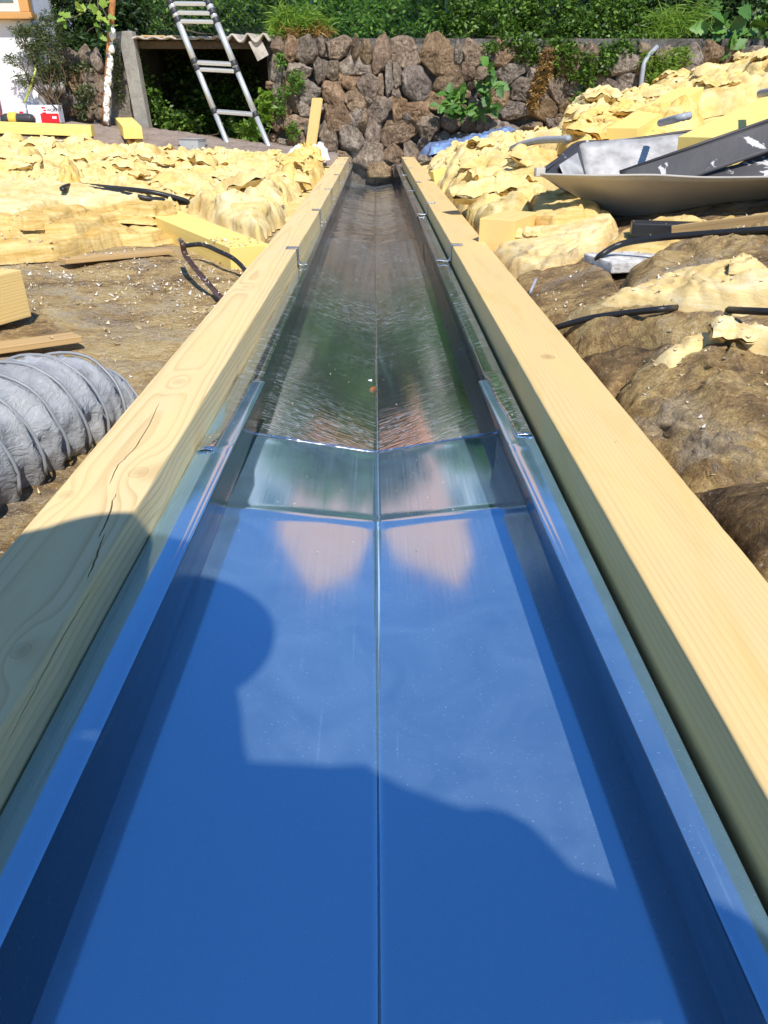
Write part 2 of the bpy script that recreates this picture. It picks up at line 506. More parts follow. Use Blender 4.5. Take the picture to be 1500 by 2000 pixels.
def sheet(name, label, ys, prof, mat, wr):
    """prof(Y) -> (left outer, left inner, left foot, right inner, right outer, lift); wr(x, y, edge) -> ripple"""
    rows = []
    for y in ys:
        xo, xi, xf, ri, ro, lift = prof(y)
        zf = ZFL + lift
        h = .0022
        L = [(xo - .001, zf - .010), (xo, zf - .002)] + [(xo + (xi - xo) * t, zf + .0015 * math.sin(t * 3)) for t in (.05, .3, .55, .8, .96)]
        L += [(xi + .0008, zf - h * .5), (xi + .0004, zf - h * 2), (xi * .6 + xf * .4, zf * .6 + ZFT * .4), (xf * .95 + xi * .05, ZFT + .004)]
        fl = [(xf * (1 - t), ZFT + (ZC - ZFT) * t + lift) for t in np.concatenate([np.linspace(0, .97, 21), [.9955]])] + [(0, ZC + lift - .0007)]
        R = [(ri * .05 + xf * -.95, ZFT + .004), (ri * .6 - xf * .4, zf * .6 + ZFT * .4), (ri - .0004, zf - 2 * h), (ri - .0008, zf - h * .5)]
        R += [(ri + (ro - ri) * t, zf + .0015 * math.sin(t * 3)) for t in (.04, .25, .5, .72, .86, .95)] + [(ro + .001, zf - .005), (ro + .002, zf - .013)]
        fr = [(-x, z) for x, z in fl[:-1]][::-1]
        rows.append([(x, y, z) for x, z in L + fl + fr + R])
    V = np.array(rows)
    nu, nv = V.shape[:2]
    x, y = V[..., 0], V[..., 1]
    inner = (np.arange(nv) >= 11) & (np.arange(nv) <= 55)
    inner = np.broadcast_to(inner[None, :], x.shape)
    V[..., 2] += np.where(inner, wr(x, y) + FALL(y), wr(x, y) * .35 + FALL(y) * .35)
    o = obj(name, V, gridF(nu, nv)[:, ::-1], mat, None, True, (0, float(ys[0]), -.06))
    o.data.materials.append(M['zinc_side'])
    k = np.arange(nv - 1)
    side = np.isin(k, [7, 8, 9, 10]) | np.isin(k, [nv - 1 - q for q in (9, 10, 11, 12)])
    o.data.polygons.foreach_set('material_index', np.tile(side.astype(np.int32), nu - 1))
    ev = np.empty(len(o.data.edges) * 2, np.int32)
    o.data.edges.foreach_get('vertices', ev)
    ev = ev.reshape(-1, 2) % nv
    sharp = (ev[:, 0] == ev[:, 1]) & np.isin(ev[:, 0], [7, 8, 10, 11, 33, 55, 56, 58, 59])
    at = o.data.attributes.new('sharp_edge', 'BOOLEAN', 'EDGE')
    at.data.foreach_set('value', sharp)
    m = o.modifiers.new('edge', 'SOLIDIFY')
    m.thickness = .0009
    m.offset = -1
    return tag(o, label, 'gutter')

def lerp(a, b, t): return a + (b - a) * float(np.clip(t, 0, 1))
near_prof = lambda Y: (float(XBL(Y)) + .002, lerp(-.237, -.2125, (Y - .1) / 1.26), -.240, lerp(.222, .196, (Y - .1) / 1.26), .247, .002)
def near_wr(x, y):
    crease = .0075 - .030 * np.clip(y - 1.06, 0, .4) + .0016 * np.exp(-((y - 1.06 + .10 * np.abs(x)) / .012) ** 2)
    return crease + .0007 * fbm(P3(x * 5, y * 3.0, 0), 2, 3) + .0006 * np.exp(-((y - 1.35) / .02) ** 2) * np.sin(x * 55)
ys = np.concatenate([np.arange(-1.1, .2, .06), np.arange(.2, .96, .03), np.arange(.96, 1.365, .008)])
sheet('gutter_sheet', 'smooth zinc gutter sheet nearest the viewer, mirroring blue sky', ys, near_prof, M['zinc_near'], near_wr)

mid_prof = lambda Y: (float(XBL(Y)) + .002, -.2226, -.2415, .2095, .250, -.0015)
def mid_wr(x, y):
    a = .0005 * fbm(P3(x * 7, y * 3, 1), 2, 9)
    ax = np.abs(x)
    b = .00006 * fbm(P3(ax * 9 + y * 4, y * 34 - ax * 19, np.sign(x) * 3), 3, 12)
    return a + b * np.clip((y - 1.4) / .3, 0, 1) - .002
ys = np.concatenate([np.arange(1.37, 3.975, .010)])
sheet('gutter_sheet', 'scuffed middle zinc gutter sheet mirroring dark green trees', ys, mid_prof, M['zinc_mid'], mid_wr)

far_prof = lambda Y: (float(XBL(Y)) + .002, -.2226, -.2425, .2065, .250, -.004)
def far_wr(x, y):
    r = np.clip((y - 3.95) / .5, 0, 1)
    a = .0040 * r * fbm(P3(x * 3.5, y * 8, 2), 3, 21)
    b = .0016 * fbm(P3(x * 10 + y * 3, y * 26, 5), 3, 29)
    return a + b - .006
ys = np.concatenate([np.arange(3.90, 8.3, .014)])
sheet('gutter_sheet', 'creased far zinc gutter sheet ending at the stone wall', ys, far_prof, M['zinc_far'], far_wr)

# the middle sheet's flanges run on over the near sheet; they are pieces of the middle sheet
mid = [o for o in COL.objects if o.get('label', '').startswith('scuffed')][0]
for side in (-1, 1):
    rows = []
    for y in np.linspace(1.02 if side < 0 else 1.075, 1.40, 30):
        t = (y - 1.02) / .36
        xo = float(XBL(y)) + .003 if side < 0 else .251
        xi = lerp(-.2437, -.233, t) if side < 0 else lerp(.2215, .208, t) + .0016 * math.sin(y * 34)
        curl = .006 * math.exp(-((y - 1.03) / .05) ** 2)
        row = []
        for s_ in np.linspace(0, 1, 9):
            x = xi + (xo - xi) * s_
            z = ZFL + .0075 + curl * (.4 + .6 * math.sin(s_ * 2.6)) - (.010 * max(0, s_ - .75) / .25 if side > 0 else .004 * s_)
            row.append((x, y, z))
        row = [(row[0][0] + (.0008 * (1 if side < 0 else -1)), y, row[0][2] - .003)] + row
        rows.append(row)
    V = np.array(rows)
    fo = gridF(V.shape[0], V.shape[1])
    o = obj('flange', V, fo if side > 0 else fo[:, ::-1], M['zinc_mid'], mid)
    m = o.modifiers.new('edge', 'SOLIDIFY')
    m.thickness = .0009

# ------------------------------------------------------------------ the two timbers that hold the gutter
def beam(name, label, xin, xout, ys, zb, mat, seed, cracks=()):
    """xin/xout: functions of Y. top and sides finely divided, edges eased and nicked"""
    def per(y):
        a, b = xin(y), xout(y)
        e = .0016
        top = [(a + (b - a) * t, 0.) for t in np.concatenate([[.012], np.linspace(.04, .96, 22), [.988]])]
        outs = [(b, -e), (b, -.01), (b, -.04), (b, zb)]
        ins = [(a, zb), (a, -.06), (a, -.045), (a, -.03), (a, -.015), (a, -.006), (a, -e)]
        return top + outs + ins
    V = np.array([[(x, y, z) for x, z in per(y)] for y in ys])
    nu, nv = V.shape[:2]
    P = V * np.array((60, 6, 60))
    d = .0005 * fbm(P, 3, seed) + .0011 * fbm(V * np.array((3, 2.2, 3)), 2, seed + 5)
    edge = np.zeros(nv)
    edge[[0, 23, 24, nv - 1]] = 1
    nick = np.maximum(0, fbm(V * np.array((40, 60, 40)), 4, seed + 9) - .05) * .0010 * edge[None, :]
    V[..., 2] += d - nick
    V[..., 0] += .0006 * fbm(V * np.array((9, 14, 60)), 3, seed + 31) + nick * np.where(np.arange(nv) < 12, 1, -1)[None, :] * np.sign(xout(1.) - xin(1.)) * .6
    Fc = [tuple(f) for f in gridF(nu, nv, True)] + [tuple(range(nv)), tuple(range((nu - 1) * nv, nu * nv))[::-1]]
    c = V.reshape(-1, 3)
    o = obj(name, c, Fc, mat, None, True, None)
    # make sure the faces look outwards
    bm = bmesh.new()
    bm.from_mesh(o.data)
    bmesh.ops.recalc_face_normals(bm, faces=bm.faces[:])
    bm.to_mesh(o.data)
    bm.free()
    for i, path in enumerate(cracks):
        pts = spline(path, 5)
        k = len(pts)
        rng = np.random.default_rng(seed + i)
        A = Acc()
        tv = []
        for j, p in enumerate(pts):
            t = j / (k - 1)
            wd = .0012 * math.sin(math.pi * min(1, max(.02, t))) ** .6 + .0002
            n = np.array((1, .25, 0)) if abs(p[2]) < .004 else np.array((0, .25, 1))
            dp = np.array((.0, 0, -.02)) if abs(p[2]) < .004 else np.array((-.02, 0, 0))
            up_ = -dp * .3
            q = p + n * rng.normal(0, .0005)
            tv += [q - n * wd + up_, q + n * wd + up_, q + dp]
        fv = [tuple(f) for f in gridF(k, 3, True)] + [(0, 1, 2), (3 * k - 1, 3 * k - 2, 3 * k - 3)]
        cut = obj('cutter', tv, fv, None, None, False)
        bm = bmesh.new()
        bm.from_mesh(cut.data)
        bmesh.ops.recalc_face_normals(bm, faces=bm.faces[:])
        bm.to_mesh(cut.data)
        bm.free()
        md = o.modifiers.new('crack', 'BOOLEAN')
        md.operation = 'DIFFERENCE'
        md.solver = 'EXACT'
        md.object = cut
        dg = bpy.context.evaluated_depsgraph_get()
        me = bpy.data.meshes.new_from_object(o.evaluated_get(dg))
        o.modifiers.clear()
        o.data = me
        bpy.data.objects.remove(cut)
    o.data.polygons.foreach_set('use_smooth', np.ones(len(o.data.polygons), bool))
    es = o.modifiers.new('split', 'EDGE_SPLIT')
    es.split_angle = math.radians(50)
    return tag(o, label, 'timber beam')

ysb = np.concatenate([np.arange(-1.2, .3, .1), np.arange(.3, 3, .025), np.arange(3, 8.01, .06)])
crk = []
for line in (((312, 786), (285, 840), (258, 880), (232, 907), (214, 945)), ((226, 962), (214, 1000), (200, 1035), (192, 1050)), ((204, 1042), (192, 1075), (181, 1105), (170, 1130))):
    crk.append([at_z(px, py, 0) for px, py in line])
sidec = [on(px, py, (1, 0, 0), -.2765) for px, py in ((176, 1156), (140, 1215), (100, 1290), (60, 1365), (15, 1450))]
crk.append(sidec)
beam('timber_beam', 'knotty pale timber beam with a long crack left of the gutter', XBL, lambda y: XBL(y) - .108, ysb, -.165, M['wood_left'], 5, crk)
beam('timber_beam', 'straight grained yellow timber beam right of the gutter', lambda y: XBR, lambda y: XBRo, ysb, -.165, M['wood_right'], 8)

# ------------------------------------------------------------------ clips folded over the beams
def clip(side, Y, wd, tilt):
    xb = float(XBL(Y)) if side < 0 else XBR
    xi = -.226 if side < 0 else .207
    pr = [(xb + side * .034, .0035), (xb + side * .012, .0030), (xb - side * .0015, .0030), (xb - side * .0045, -.002), (xb - side * .005, -.022), (xb - side * .0055, -.040), (xb - side * .010, -.0475), (xb - side * .018, -.0490), (xi + side * .004, -.0468), (xi, -.0490), (xi + side * .001, -.054)]
    p2 = spline([(x, 0, z) for x, z in pr], 3)
    rows = [[(x, Y - wd / 2 + tilt * (x - xb), z), (x, Y + wd / 2 + tilt * (x - xb), z)] for x, _, z in p2]
    o = obj('gutter_clip', np.array(rows), gridF(len(rows), 2), M['zinc_clip'], None, True, (xb, Y, 0))
    m = o.modifiers.new('thick', 'SOLIDIFY')
    m.thickness = .0014
    m.offset = 0
    return o
ords = ['nearest', 'second nearest', 'third', 'fourth', 'fifth', 'farthest']
for side, Ys in ((-1, (2.56, 3.62, 4.62, 5.7, 6.8, 7.6)), (1, (2.62, 3.9, 5.1, 6.4, 7.5))):
    for i, Y in enumerate(Ys):
        nm = 'farthest' if i == len(Ys) - 1 else ords[i]
        tag(clip(side, Y, .034, random.uniform(-.15, .15)), 'folded grey metal clip over the %s beam, %s from the viewer' % ('left' if side < 0 else 'right', nm), 'clip', 'metal clips holding the gutter flanges')

# ------------------------------------------------------------------ the two roof slopes under everything
def field(name, x0, x1, y0, y1, Z, step, amp, mat, seed, label=None):
    xs, ys_ = np.arange(x0, x1, step), np.arange(y0, y1, step)
    X, Y = np.meshgrid(xs, ys_, indexing='ij')
    z = Z(X) - .02 + amp * fbm(P3(X * 2.2, Y * 2.2), 5, seed) + amp * .5 * np.maximum(0, fbm(P3(X * 9, Y * 9), 4, seed + 2)) + .002 * fbm(P3(X * 60, Y * 60), 3, seed + 4)
    o = obj(name, P3(X, Y, z), gridF(len(xs), len(ys_))[:, ::-1], mat)
    return tag(o, label, None, None, 'structure')
def ZLs(X): return ZL(X)
field('roof_slope', -4.6, -.376, -.6, 3.6, ZL, .014, .022, M['deck'], 41)
field('roof_slope', .382, 3.2, -.6, 4.2, ZR, .014, .020, M['brown'][1], 47)
field('roof_slope', -5.2, -.376, 3.55, 7.6, ZL, .03, .02, M['wool'], 43)
field('roof_slope', .382, 5.2, 4.15, 8.25, ZR, .03, .03, M['wool'], 49)
obj('valley_bottom', [(-.42, -1.2, -.23), (.42, -1.2, -.23), (.42, 8.3, -.40), (-.42, 8.3, -.40)], [(0, 1, 2, 3)], M['black'], None, False)['kind'] = 'structure'

def inside_dist(X, Y, poly):
    """signed distance to a plan polygon, positive inside"""
    p = np.asarray(poly, float)
    q = np.roll(p, -1, 0)
    d = np.full(X.shape, 1e9)
    ins = np.zeros(X.shape, bool)
    for (ax, ay), (bx, by) in zip(p, q):
        ex, ey = bx - ax, by - ay
        t = np.clip(((X - ax) * ex + (Y - ay) * ey) / (ex * ex + ey * ey + 1e-12), 0, 1)
        d = np.minimum(d, np.hypot(X - ax - t * ex, Y - ay - t * ey))
        c = ((ay > Y) != (by > Y)) & (X < (bx - ax) * (Y - ay) / (by - ay + 1e-12) + ax)
        ins ^= c
    return np.where(ins, d, -d)

def batt(name, label, cat, poly, Z, thick, amp, step, mat, seed, rim=.05, fold=6.0, ragged=.03, lift=-.015, group=None, hang=.0, sharp=.55, lat=.7, shape=None, scraps=26, ssize=.115, stilt=.17, smat=None, layer=1.25):
    """one piece of insulation: a ragged slab with folds, lying on Z(x)"""
    poly = np.asarray(poly, float)[:, :2]
    lo, hi = poly.min(0) - .06, poly.max(0) + .06
    X, Y = np.meshgrid(np.arange(lo[0], hi[0], step), np.arange(lo[1], hi[1], step), indexing='ij')
    d = inside_dist(X, Y, poly) + ragged * fbm(P3(X * 9, Y * 9), 4, seed)
    e = np.clip(d / rim, 0, 1)
    pr = np.sqrt(np.maximum(0, 1 - (1 - e) ** 2))
    wx, wy = X * fold + .8 * fbm(P3(X * fold * .6, Y * fold * .6), 3, seed + 1), Y * fold + .8 * fbm(P3(X * fold * .6, Y * fold * .6, 4), 3, seed + 2)
    f1 = fbm(P3(wx * .5, wy * .5), 3, seed + 3)
    puff = np.abs(fbm(P3(wx * .9, wy * .9, 1), 2, seed + 4)) * 2.6            # rounded tufts with creases between
    puff2 = np.abs(fbm(P3(wx * 2.6, wy * 2.0, 5), 3, seed + 11)) * 2.4
    tq = (fbm(P3(wx * .8 + .2 * puff2, wy * .7, 8), 4, seed + 13, .55) + 1) * 4.2  # torn layers: terraces with ragged steps
    fr = tq - np.floor(tq)
    terr = (np.floor(tq) + np.clip((fr - .80) / .20, 0, 1) ** .6 + .12 * fr) / 4.2 - 1
    fine = fbm(P3(wx * 7, wy * 5, 2), 5, seed + 6, .62)
    z = Z(X) + lift + thick * pr * (1 + .3 * f1) + amp * pr * (sharp * puff + layer * terr + .30 * puff2 + (1 - sharp) * f1) + (amp * .30 + .002) * fine * pr
    if shape is not None: z = z + shape(X, Y) * pr
    lx = amp * lat * fbm(P3(X * fold * 1.3, Y * fold * 1.3, z * 30), 3, seed + 7) * pr
    ly = amp * lat * fbm(P3(X * fold * 1.3, Y * fold * 1.3, z * 30 + 9), 3, seed + 8) * pr - hang * pr * np.clip(1 - e, 0, 1)
    V = P3(X + lx, Y + ly, z)
    nu, nv = X.shape
    q = gridF(nu, nv)[:, ::-1]
    ok = (d > 0).ravel()
    q = q[ok[q].any(1)]
    used = np.unique(q)
    idx = -np.ones(nu * nv, int)
    idx[used] = np.arange(len(used))
    Vf = V.reshape(-1, 3)[used]
    c = Vf.mean(0)
    c[2] = Vf[:, 2].min()
    o = obj(name, Vf, idx[q], mat, None, True, c)
    if scraps:
        rng = np.random.default_rng(seed)
        okv = np.nonzero((d > min(ssize * .8, d.max() * .5)).ravel())[0]
        n = max(2, int(scraps * len(okv) * step * step))
        C = V.reshape(-1, 3)[okv[rng.integers(0, len(okv), n)]]
        nr, na = 7, 26
        th = np.arange(na) * 2 * math.pi / na
        r = np.linspace(1, .04, nr)
        SV, SF = [], []
        half = gridF(nr, na, True)
        one = np.concatenate([half[:, ::-1], half + nr * na])
        for i, p in enumerate(C):
            k = rng.uniform(0, 99)
            R = 1 + .55 * fbm(P3(np.cos(th) * 1.3 + k, np.sin(th) * 1.3, 0), 3, seed) + .035 * rng.normal(size=na)
            x = r[:, None] * R * np.cos(th)
            y = r[:, None] * R * np.sin(th) * rng.uniform(.4, .9)
            L = ssize * rng.uniform(.4, 1.3)
            q = P3(x * 1.5 + k, y * 1.5, 3)
            bend = -abs(rng.normal(0, .16)) * x * x - abs(rng.normal(0, .2)) * y * y + .22 * np.abs(fbm(q, 3, seed + 1)) * 2 + .10 * fbm(q * 3.5, 3, seed + 2)
            t = (.10 + .22 * rng.uniform()) * np.sqrt(1.001 - r[:, None] ** 4) + .02
            top = P3(x, y, bend + t + .10 * fbm(q * 4, 3, seed + 3))
            bot = P3(x, y, bend - t * .5)
            W = np.concatenate([top.reshape(-1, 3), bot.reshape(-1, 3)]) * L
            Rm = np.array((Matrix.Rotation(rng.uniform(0, 6.28), 3, 'Z') @ Matrix.Rotation(rng.normal(0, stilt), 3, 'X') @ Matrix.Rotation(rng.normal(0, stilt), 3, 'Y')))
            SV.append(W @ Rm.T + p + (0, 0, -.004))
            SF.append(one + i * 2 * nr * na)
        fo = obj('torn_layers', np.concatenate(SV), np.concatenate(SF), smat or mat, o)
        fo['kind'] = 'stuff'
    return tag(o, label, cat, group)
def pxL(*pts): return [onL(px, py)[:2] for px, py in pts]
def pxR(*pts): return [onR(px, py)[:2] for px, py in pts]

# ------------------------------------------------------------------ left slope: insulation pieces
batt('insulation_batt', 'thick layered yellow batt with a lifted arch in its front edge, at the left', 'insulation', pxL((-90, 512), (20, 506), (110, 500), (190, 482), (240, 470), (300, 474), (350, 462), (352, 440), (300, 425), (200, 405), (60, 400), (-90, 402)), ZLs, .035, .022, .0075, M['wool_strata'], 101, scraps=0, rim=.014, fold=4.0, ragged=.025, sharp=.4,
     shape=lambda X, Y: .030 * np.exp(-((X + .98) / .16) ** 2) * np.exp(-((Y - 2.9) / .25) ** 2))
lay0 = [o for o in COL.objects if o.get('label', '').startswith('thick layered')][0]
for k, (dz, sh_, sd2) in enumerate(((.030, 9, 121), (.058, 17, 122), (.080, 30, 123))):
    pts = [(px + 6 * math.sin(px * .02 + k * 2), py - sh_ * (py > 450) - (8 + 7 * math.sin(px * .031 + k * 1.7)) * (py > 450)) for px, py in ((-90, 512), (20, 508), (60, 507), (110, 500), (150, 494), (190, 486), (240, 474), (300, 474), (350, 462), (350, 440), (300, 428), (200, 412), (60, 405), (-90, 406))]
    l2 = batt('wool_layer', None, None, pxL(*pts), ZLs, .030, .016, .0075, M[('wool_strata', 'wool_strata', 'wool_pale')[k]], sd2, scraps=0, rim=.014, fold=6, ragged=.035, lift=dz, layer=.7)
    l2.location = l2.location - lay0.location
    l2.parent = lay0
batt('insulation_batt', 'wide pale yellow batt spread flat behind the layered one at the left', 'insulation', pxL((-90, 412), (60, 405), (180, 402), (250, 400), (190, 365), (160, 352), (60, 340), (-90, 345)), ZLs, .05, .055, .009, M['wool'], 103, rim=.06, fold=4.5)
batt('insulation_batt', 'upright torn flap of wool beside the doubled cable', 'insulation', pxL((112, 395), (150, 400), (172, 392), (165, 362), (140, 352), (118, 362)), ZLs, .11, .05, .010, M['wool_orange'], 104, scraps=0, rim=.10, fold=7, ragged=.03)
batt('insulation_batt', 'large rumpled yellow batt between the diagonal rafter and the old coping', 'insulation', pxL((205, 352), (330, 392), (420, 420), (470, 428), (520, 380), (600, 330), (632, 306), (400, 298), (200, 284), (-90, 276), (-90, 330), (60, 335)), ZLs, .035, .045, .010, M['wool'], 105, rim=.06, fold=3.2, ragged=.05)
batt('insulation_batt', 'crumpled pale wool heap against the left beam beside the rafter end', 'insulation', pxL((372, 408), (430, 440), (505, 468), (535, 452), (556, 422), (548, 392), (470, 372), (400, 376)), ZLs, .075, .050, .009, M['wool_pale'], 106, rim=.07, fold=4.5, ragged=.03)
batt('insulation_batt', 'tall deep yellow tuft beside the far end of the left beam', 'insulation', pxL((545, 366), (575, 374), (615, 362), (632, 340), (622, 322), (580, 318), (552, 335)), ZLs, .15, .07, .013, M['wool_orange'], 107, scraps=60, ssize=.06, rim=.14, fold=5.5, ragged=.04)
batt('insulation_batt', 'rumpled yellow wool in the valley corner between rafter and left beam', 'insulation', pxL((520, 385), (560, 398), (590, 370), (632, 318), (600, 312), (540, 345)), ZLs, .06, .05, .012, M['wool'], 108, rim=.07, fold=5)
batt('insulation_batt', 'low torn wool strip along the front of the coping at the far left', 'insulation', pxL((-60, 300), (80, 302), (200, 300), (330, 306), (430, 310), (430, 297), (330, 293), (200, 286), (-60, 280)), ZLs, .02, .045, .014, M['wool_pale'], 109, rim=.2, fold=2.8)

def stick(name, label, cat, p, q, wd, ht, mat, bev=.002, group=None, z_end=None):
    """sawn timber from p to q (top centre line), in its own frame so that the grain runs along it"""
    p, q = np.array(p, float), np.array(q, float)
    ln = np.linalg.norm(q - p)
    R = frame_from(q - p)
    V, Fc = boxVF((0, 0, -ht / 2), (wd, ln, ht), None, bev)
    o = obj(name, V, Fc, mat, None, False)
    R4 = Matrix(((R[0, 1], R[0, 0], R[0, 2]), (R[1, 1], R[1, 0], R[1, 2]), (R[2, 1], R[2, 0], R[2, 2]))).to_4x4()
    if R4.determinant() < 0:
        R4 = Matrix(((-R[0, 1], R[0, 0], R[0, 2]), (-R[1, 1], R[1, 0], R[1, 2]), (-R[2, 1], R[2, 0], R[2, 2]))).to_4x4()
    o.matrix_world = Matrix.Translation(Vector((p + q) / 2)) @ R4
    return tag(o, label, cat, group)
stick('rafter', 'broad pale yellow rafter running diagonally to the left beam', 'rafter', onL(487, 480, .055) , onL(175, 358, .07), .14, .11, M['wood_raft'])
# timber offcut by the duct
def rotblock(name, label, cat, c, size, ang, mat, tilt=0., bev=.0025):
    V, Fc = boxVF((0, 0, size[2] / 2), size, None, bev)
    o = obj(name, V, Fc, mat, None, False)
    o.matrix_world = Matrix.Translation(Vector(c)) @ Matrix.Rotation(ang, 4, 'Z') @ Matrix.Rotation(tilt, 4, 'Y')
    return tag(o, label, cat)
c = onL(20, 652)
rotblock('timber_offcut', 'chunky square timber offcut standing at the left picture edge', 'wood block', (c[0] - .125, c[1] + .02, c[2] + .006), (.13, .30, .105), -.42, M['wood_block'])
stick('batten', 'thin orange brown batten lying under the square offcut', 'batten', onL(-30, 676, .012), onL(150, 652, .010), .05, .014, M['wood_orange'])
stick('batten', 'thin brown batten peeping out under the layered batt', 'batten', onL(120, 505, .010), onL(330, 486, .010), .06, .014, M['wood_orange'])

# flat steel bar and cables
def cable(name, label, pts, r, mat, cat='cable', seg=7, flat=1.0, n=8):
    V, Fc = tube(spline(pts, n), r, seg, True, flat)
    c = V.mean(0)
    o = obj(name, V, Fc, mat, None, True, c)
    return tag(o, label, cat)
M['bar'] = plain('rusty_flat_steel', (.10, .055, .045), .4, .5, .35, 60, .2)
cable('steel_bar', 'flat rusty steel bar with a bent top leaning by the left beam', [onL(350, 468, .085), onL(356, 474, .09), onL(361, 495, .06), onL(372, 512, .045), onL(405, 552, .02), onL(440, 590, .005)], .0085, M['bar'], 'bar', 6, .45)
cable('cable', 'black cable curving out from under the diagonal rafter', [onL(360, 480, .035), onL(395, 478, .05), onL(430, 492, .045), onL(460, 508, .03), onL(490, 540, .0)], .0075, M['black'])
cable('cable', 'doubled black cable loop lying on the yellow wool at the left', [onL(128, 372, .13), onL(122, 368, .135), onL(150, 362, .13), onL(230, 368, .125), onL(300, 376, .12), onL(362, 392, .09), onL(355, 396, .08), onL(290, 388, .10), onL(230, 376, .115), onL(160, 366, .125)], .010, M['black'])
cable('cable', 'thin black cable surfacing among the far wool near the left beam', [onL(448, 340, .10), onL(470, 345, .13), onL(495, 356, .12), onL(512, 364, .09)], .008, M['black'])

# ------------------------------------------------------------------ grey flexible duct
M['duct'] = (lambda s: s.done(s.bsdf(s.mix(s.ramp(s.noise(7, 6, .6), [(.4, 0.), (.65, 1.)]), (.24, .245, .255), (.36, .365, .375)), .45, 0, s.bump(s.noise(1, 6, .6, 2.5, vec=s.map((45, 16, 45))), .55, .01), .4)))(N('duct_foil'))
path = spline([(-.69, -.2, -.01), (-.665, .2, -.01), (-.628, .55, -.012), (-.59, .82, -.020), (-.555, 1.05, -.030), (-.53, 1.21, -.062), (-.515, 1.31, -.15)], 34)
T = np.gradient(path, axis=0)
S = np.concatenate([[0], np.cumsum(np.linalg.norm(np.diff(path, axis=0), axis=1))])
fine_s = np.arange(0, S[-1], .0042)
pth = np.stack([np.interp(fine_s, S, path[:, k]) for k in range(3)], 1)
pitch = .062
A1 = np.arange(56) * 2 * math.pi / 56
T = np.gradient(pth, axis=0)
T /= np.linalg.norm(T, axis=1)[:, None]
u = np.cross(T, (0, 0, 1.))
u /= np.linalg.norm(u, axis=1)[:, None]
v = np.cross(u, T)
PH, AA = np.meshgrid(fine_s, A1, indexing='ij')
ph = (PH / pitch + AA / (2 * math.pi) * 1.0 + .22 * fbm(P3(PH * 4, np.cos(AA), np.sin(AA)), 2, 61)) % 1.0
sag = np.sin(math.pi * ph) ** .7
wrk = fbm(P3(PH * 22, np.cos(AA) * 3.2, np.sin(AA) * 3.2), 4, 63) * .016 + (1 - np.abs(fbm(P3(PH * 11 + AA * 1.2, np.cos(AA) * 3, np.sin(AA) * 3), 3, 67))) ** 3 * .006
rad = .101 - .019 * sag + wrk * sag + .0035 * np.exp(-((np.minimum(ph, 1 - ph)) / .045) ** 2)
V = pth[:, None, :] + rad[..., None] * (np.cos(AA)[..., None] * u[:, None, :] + np.sin(AA)[..., None] * v[:, None, :])
dth = thing('flexible_duct', 'dusty grey flexible duct with wire hoops lying beside the left beam', 'duct', (-.6, .5, -.06))
obj('sleeve', V, gridF(len(pth), 56, True), M['duct'], dth)
# each turn of the wire under the cloth reads as a hoop of its own
M['hoop'] = plain('duct_hoop', (.23, .235, .245), .42, 0, .1, 40, .05)
for k in range(int(fine_s[-1] / pitch)):
    aa = np.linspace(-.3, math.pi + .3, 26)
    s_ = (k + 1 - aa / (2 * math.pi)) * pitch
    ok = (s_ > .01) & (s_ < fine_s[-1] - .01)
    if ok.sum() < 6: continue
    aa, s_ = aa[ok], s_[ok]
    ctr = np.stack([np.interp(s_, fine_s, pth[:, i]) for i in range(3)], 1)
    uu = np.stack([np.interp(s_, fine_s, u[:, i]) for i in range(3)], 1)
    vv = np.stack([np.interp(s_, fine_s, v[:, i]) for i in range(3)], 1)
    P = ctr + .1035 * (np.cos(aa)[:, None] * uu + np.sin(aa)[:, None] * vv)
    obj('hoop', *tube(P + .004 * fbm(P * 16, 2, 90 + k)[:, None] * np.array((1, 1, .4)), .0028, 6), M['hoop'], dth)

# ------------------------------------------------------------------ right slope: browned wool near, yellow wool far
def ZRs(X): return ZR(X)
batt('insulation_batt', 'flat brown matted batt beside the right beam, below the white slab', 'insulation', pxR((1000, 560), (1060, 520), (1120, 508), (1190, 518), (1200, 560), (1215, 640), (1100, 660), (1058, 640)), ZRs, .035, .014, .008, M['brown'][2], 201, scraps=0, layer=.45, rim=.03, fold=5, ragged=.012, sharp=.2)
batt('insulation_batt', 'domed dark brown batt at the right edge behind the black cable', 'insulation', pxR((1212, 600), (1225, 545), (1290, 500), (1400, 470), (1600, 450), (1640, 600), (1500, 605), (1330, 602)), ZRs, .065, .034, .007, M['brown'][0], 202, scraps=0, layer=.8, rim=.09, fold=3.5, ragged=.015, sharp=.3)
batt('insulation_batt', 'torn pad with pale yellow top and dark hollow under its front edge', 'insulation', pxR((1085, 665), (1150, 690), (1300, 706), (1560, 680), (1560, 605), (1420, 600), (1290, 605), (1180, 630), (1110, 640)), ZRs, .06, .024, .0075, M['brown'][3], 203, scraps=0, layer=.45, rim=.05, fold=4, ragged=.02, hang=.0, sharp=.35)
batt('insulation_batt', 'big brown matted hump with a yellow torn ridge right of the knot', 'insulation', pxR((1190, 790), (1215, 880), (1350, 965), (1560, 965), (1640, 720), (1480, 700), (1330, 712), (1240, 735)), ZRs, .06, .036, .005, M['brown'][0], 204, scraps=0, layer=.8, rim=.09, fold=4.5, ragged=.018, sharp=.3)
batt('insulation_batt', 'dark grey brown batt in the lower right corner of the wool', 'insulation', pxR((1330, 985), (1420, 1080), (1530, 1190), (1700, 1100), (1640, 950), (1440, 965)), ZRs, .04, .022, .005, M['brown'][4], 205, scraps=0, layer=.45, rim=.06, fold=6, ragged=.015)
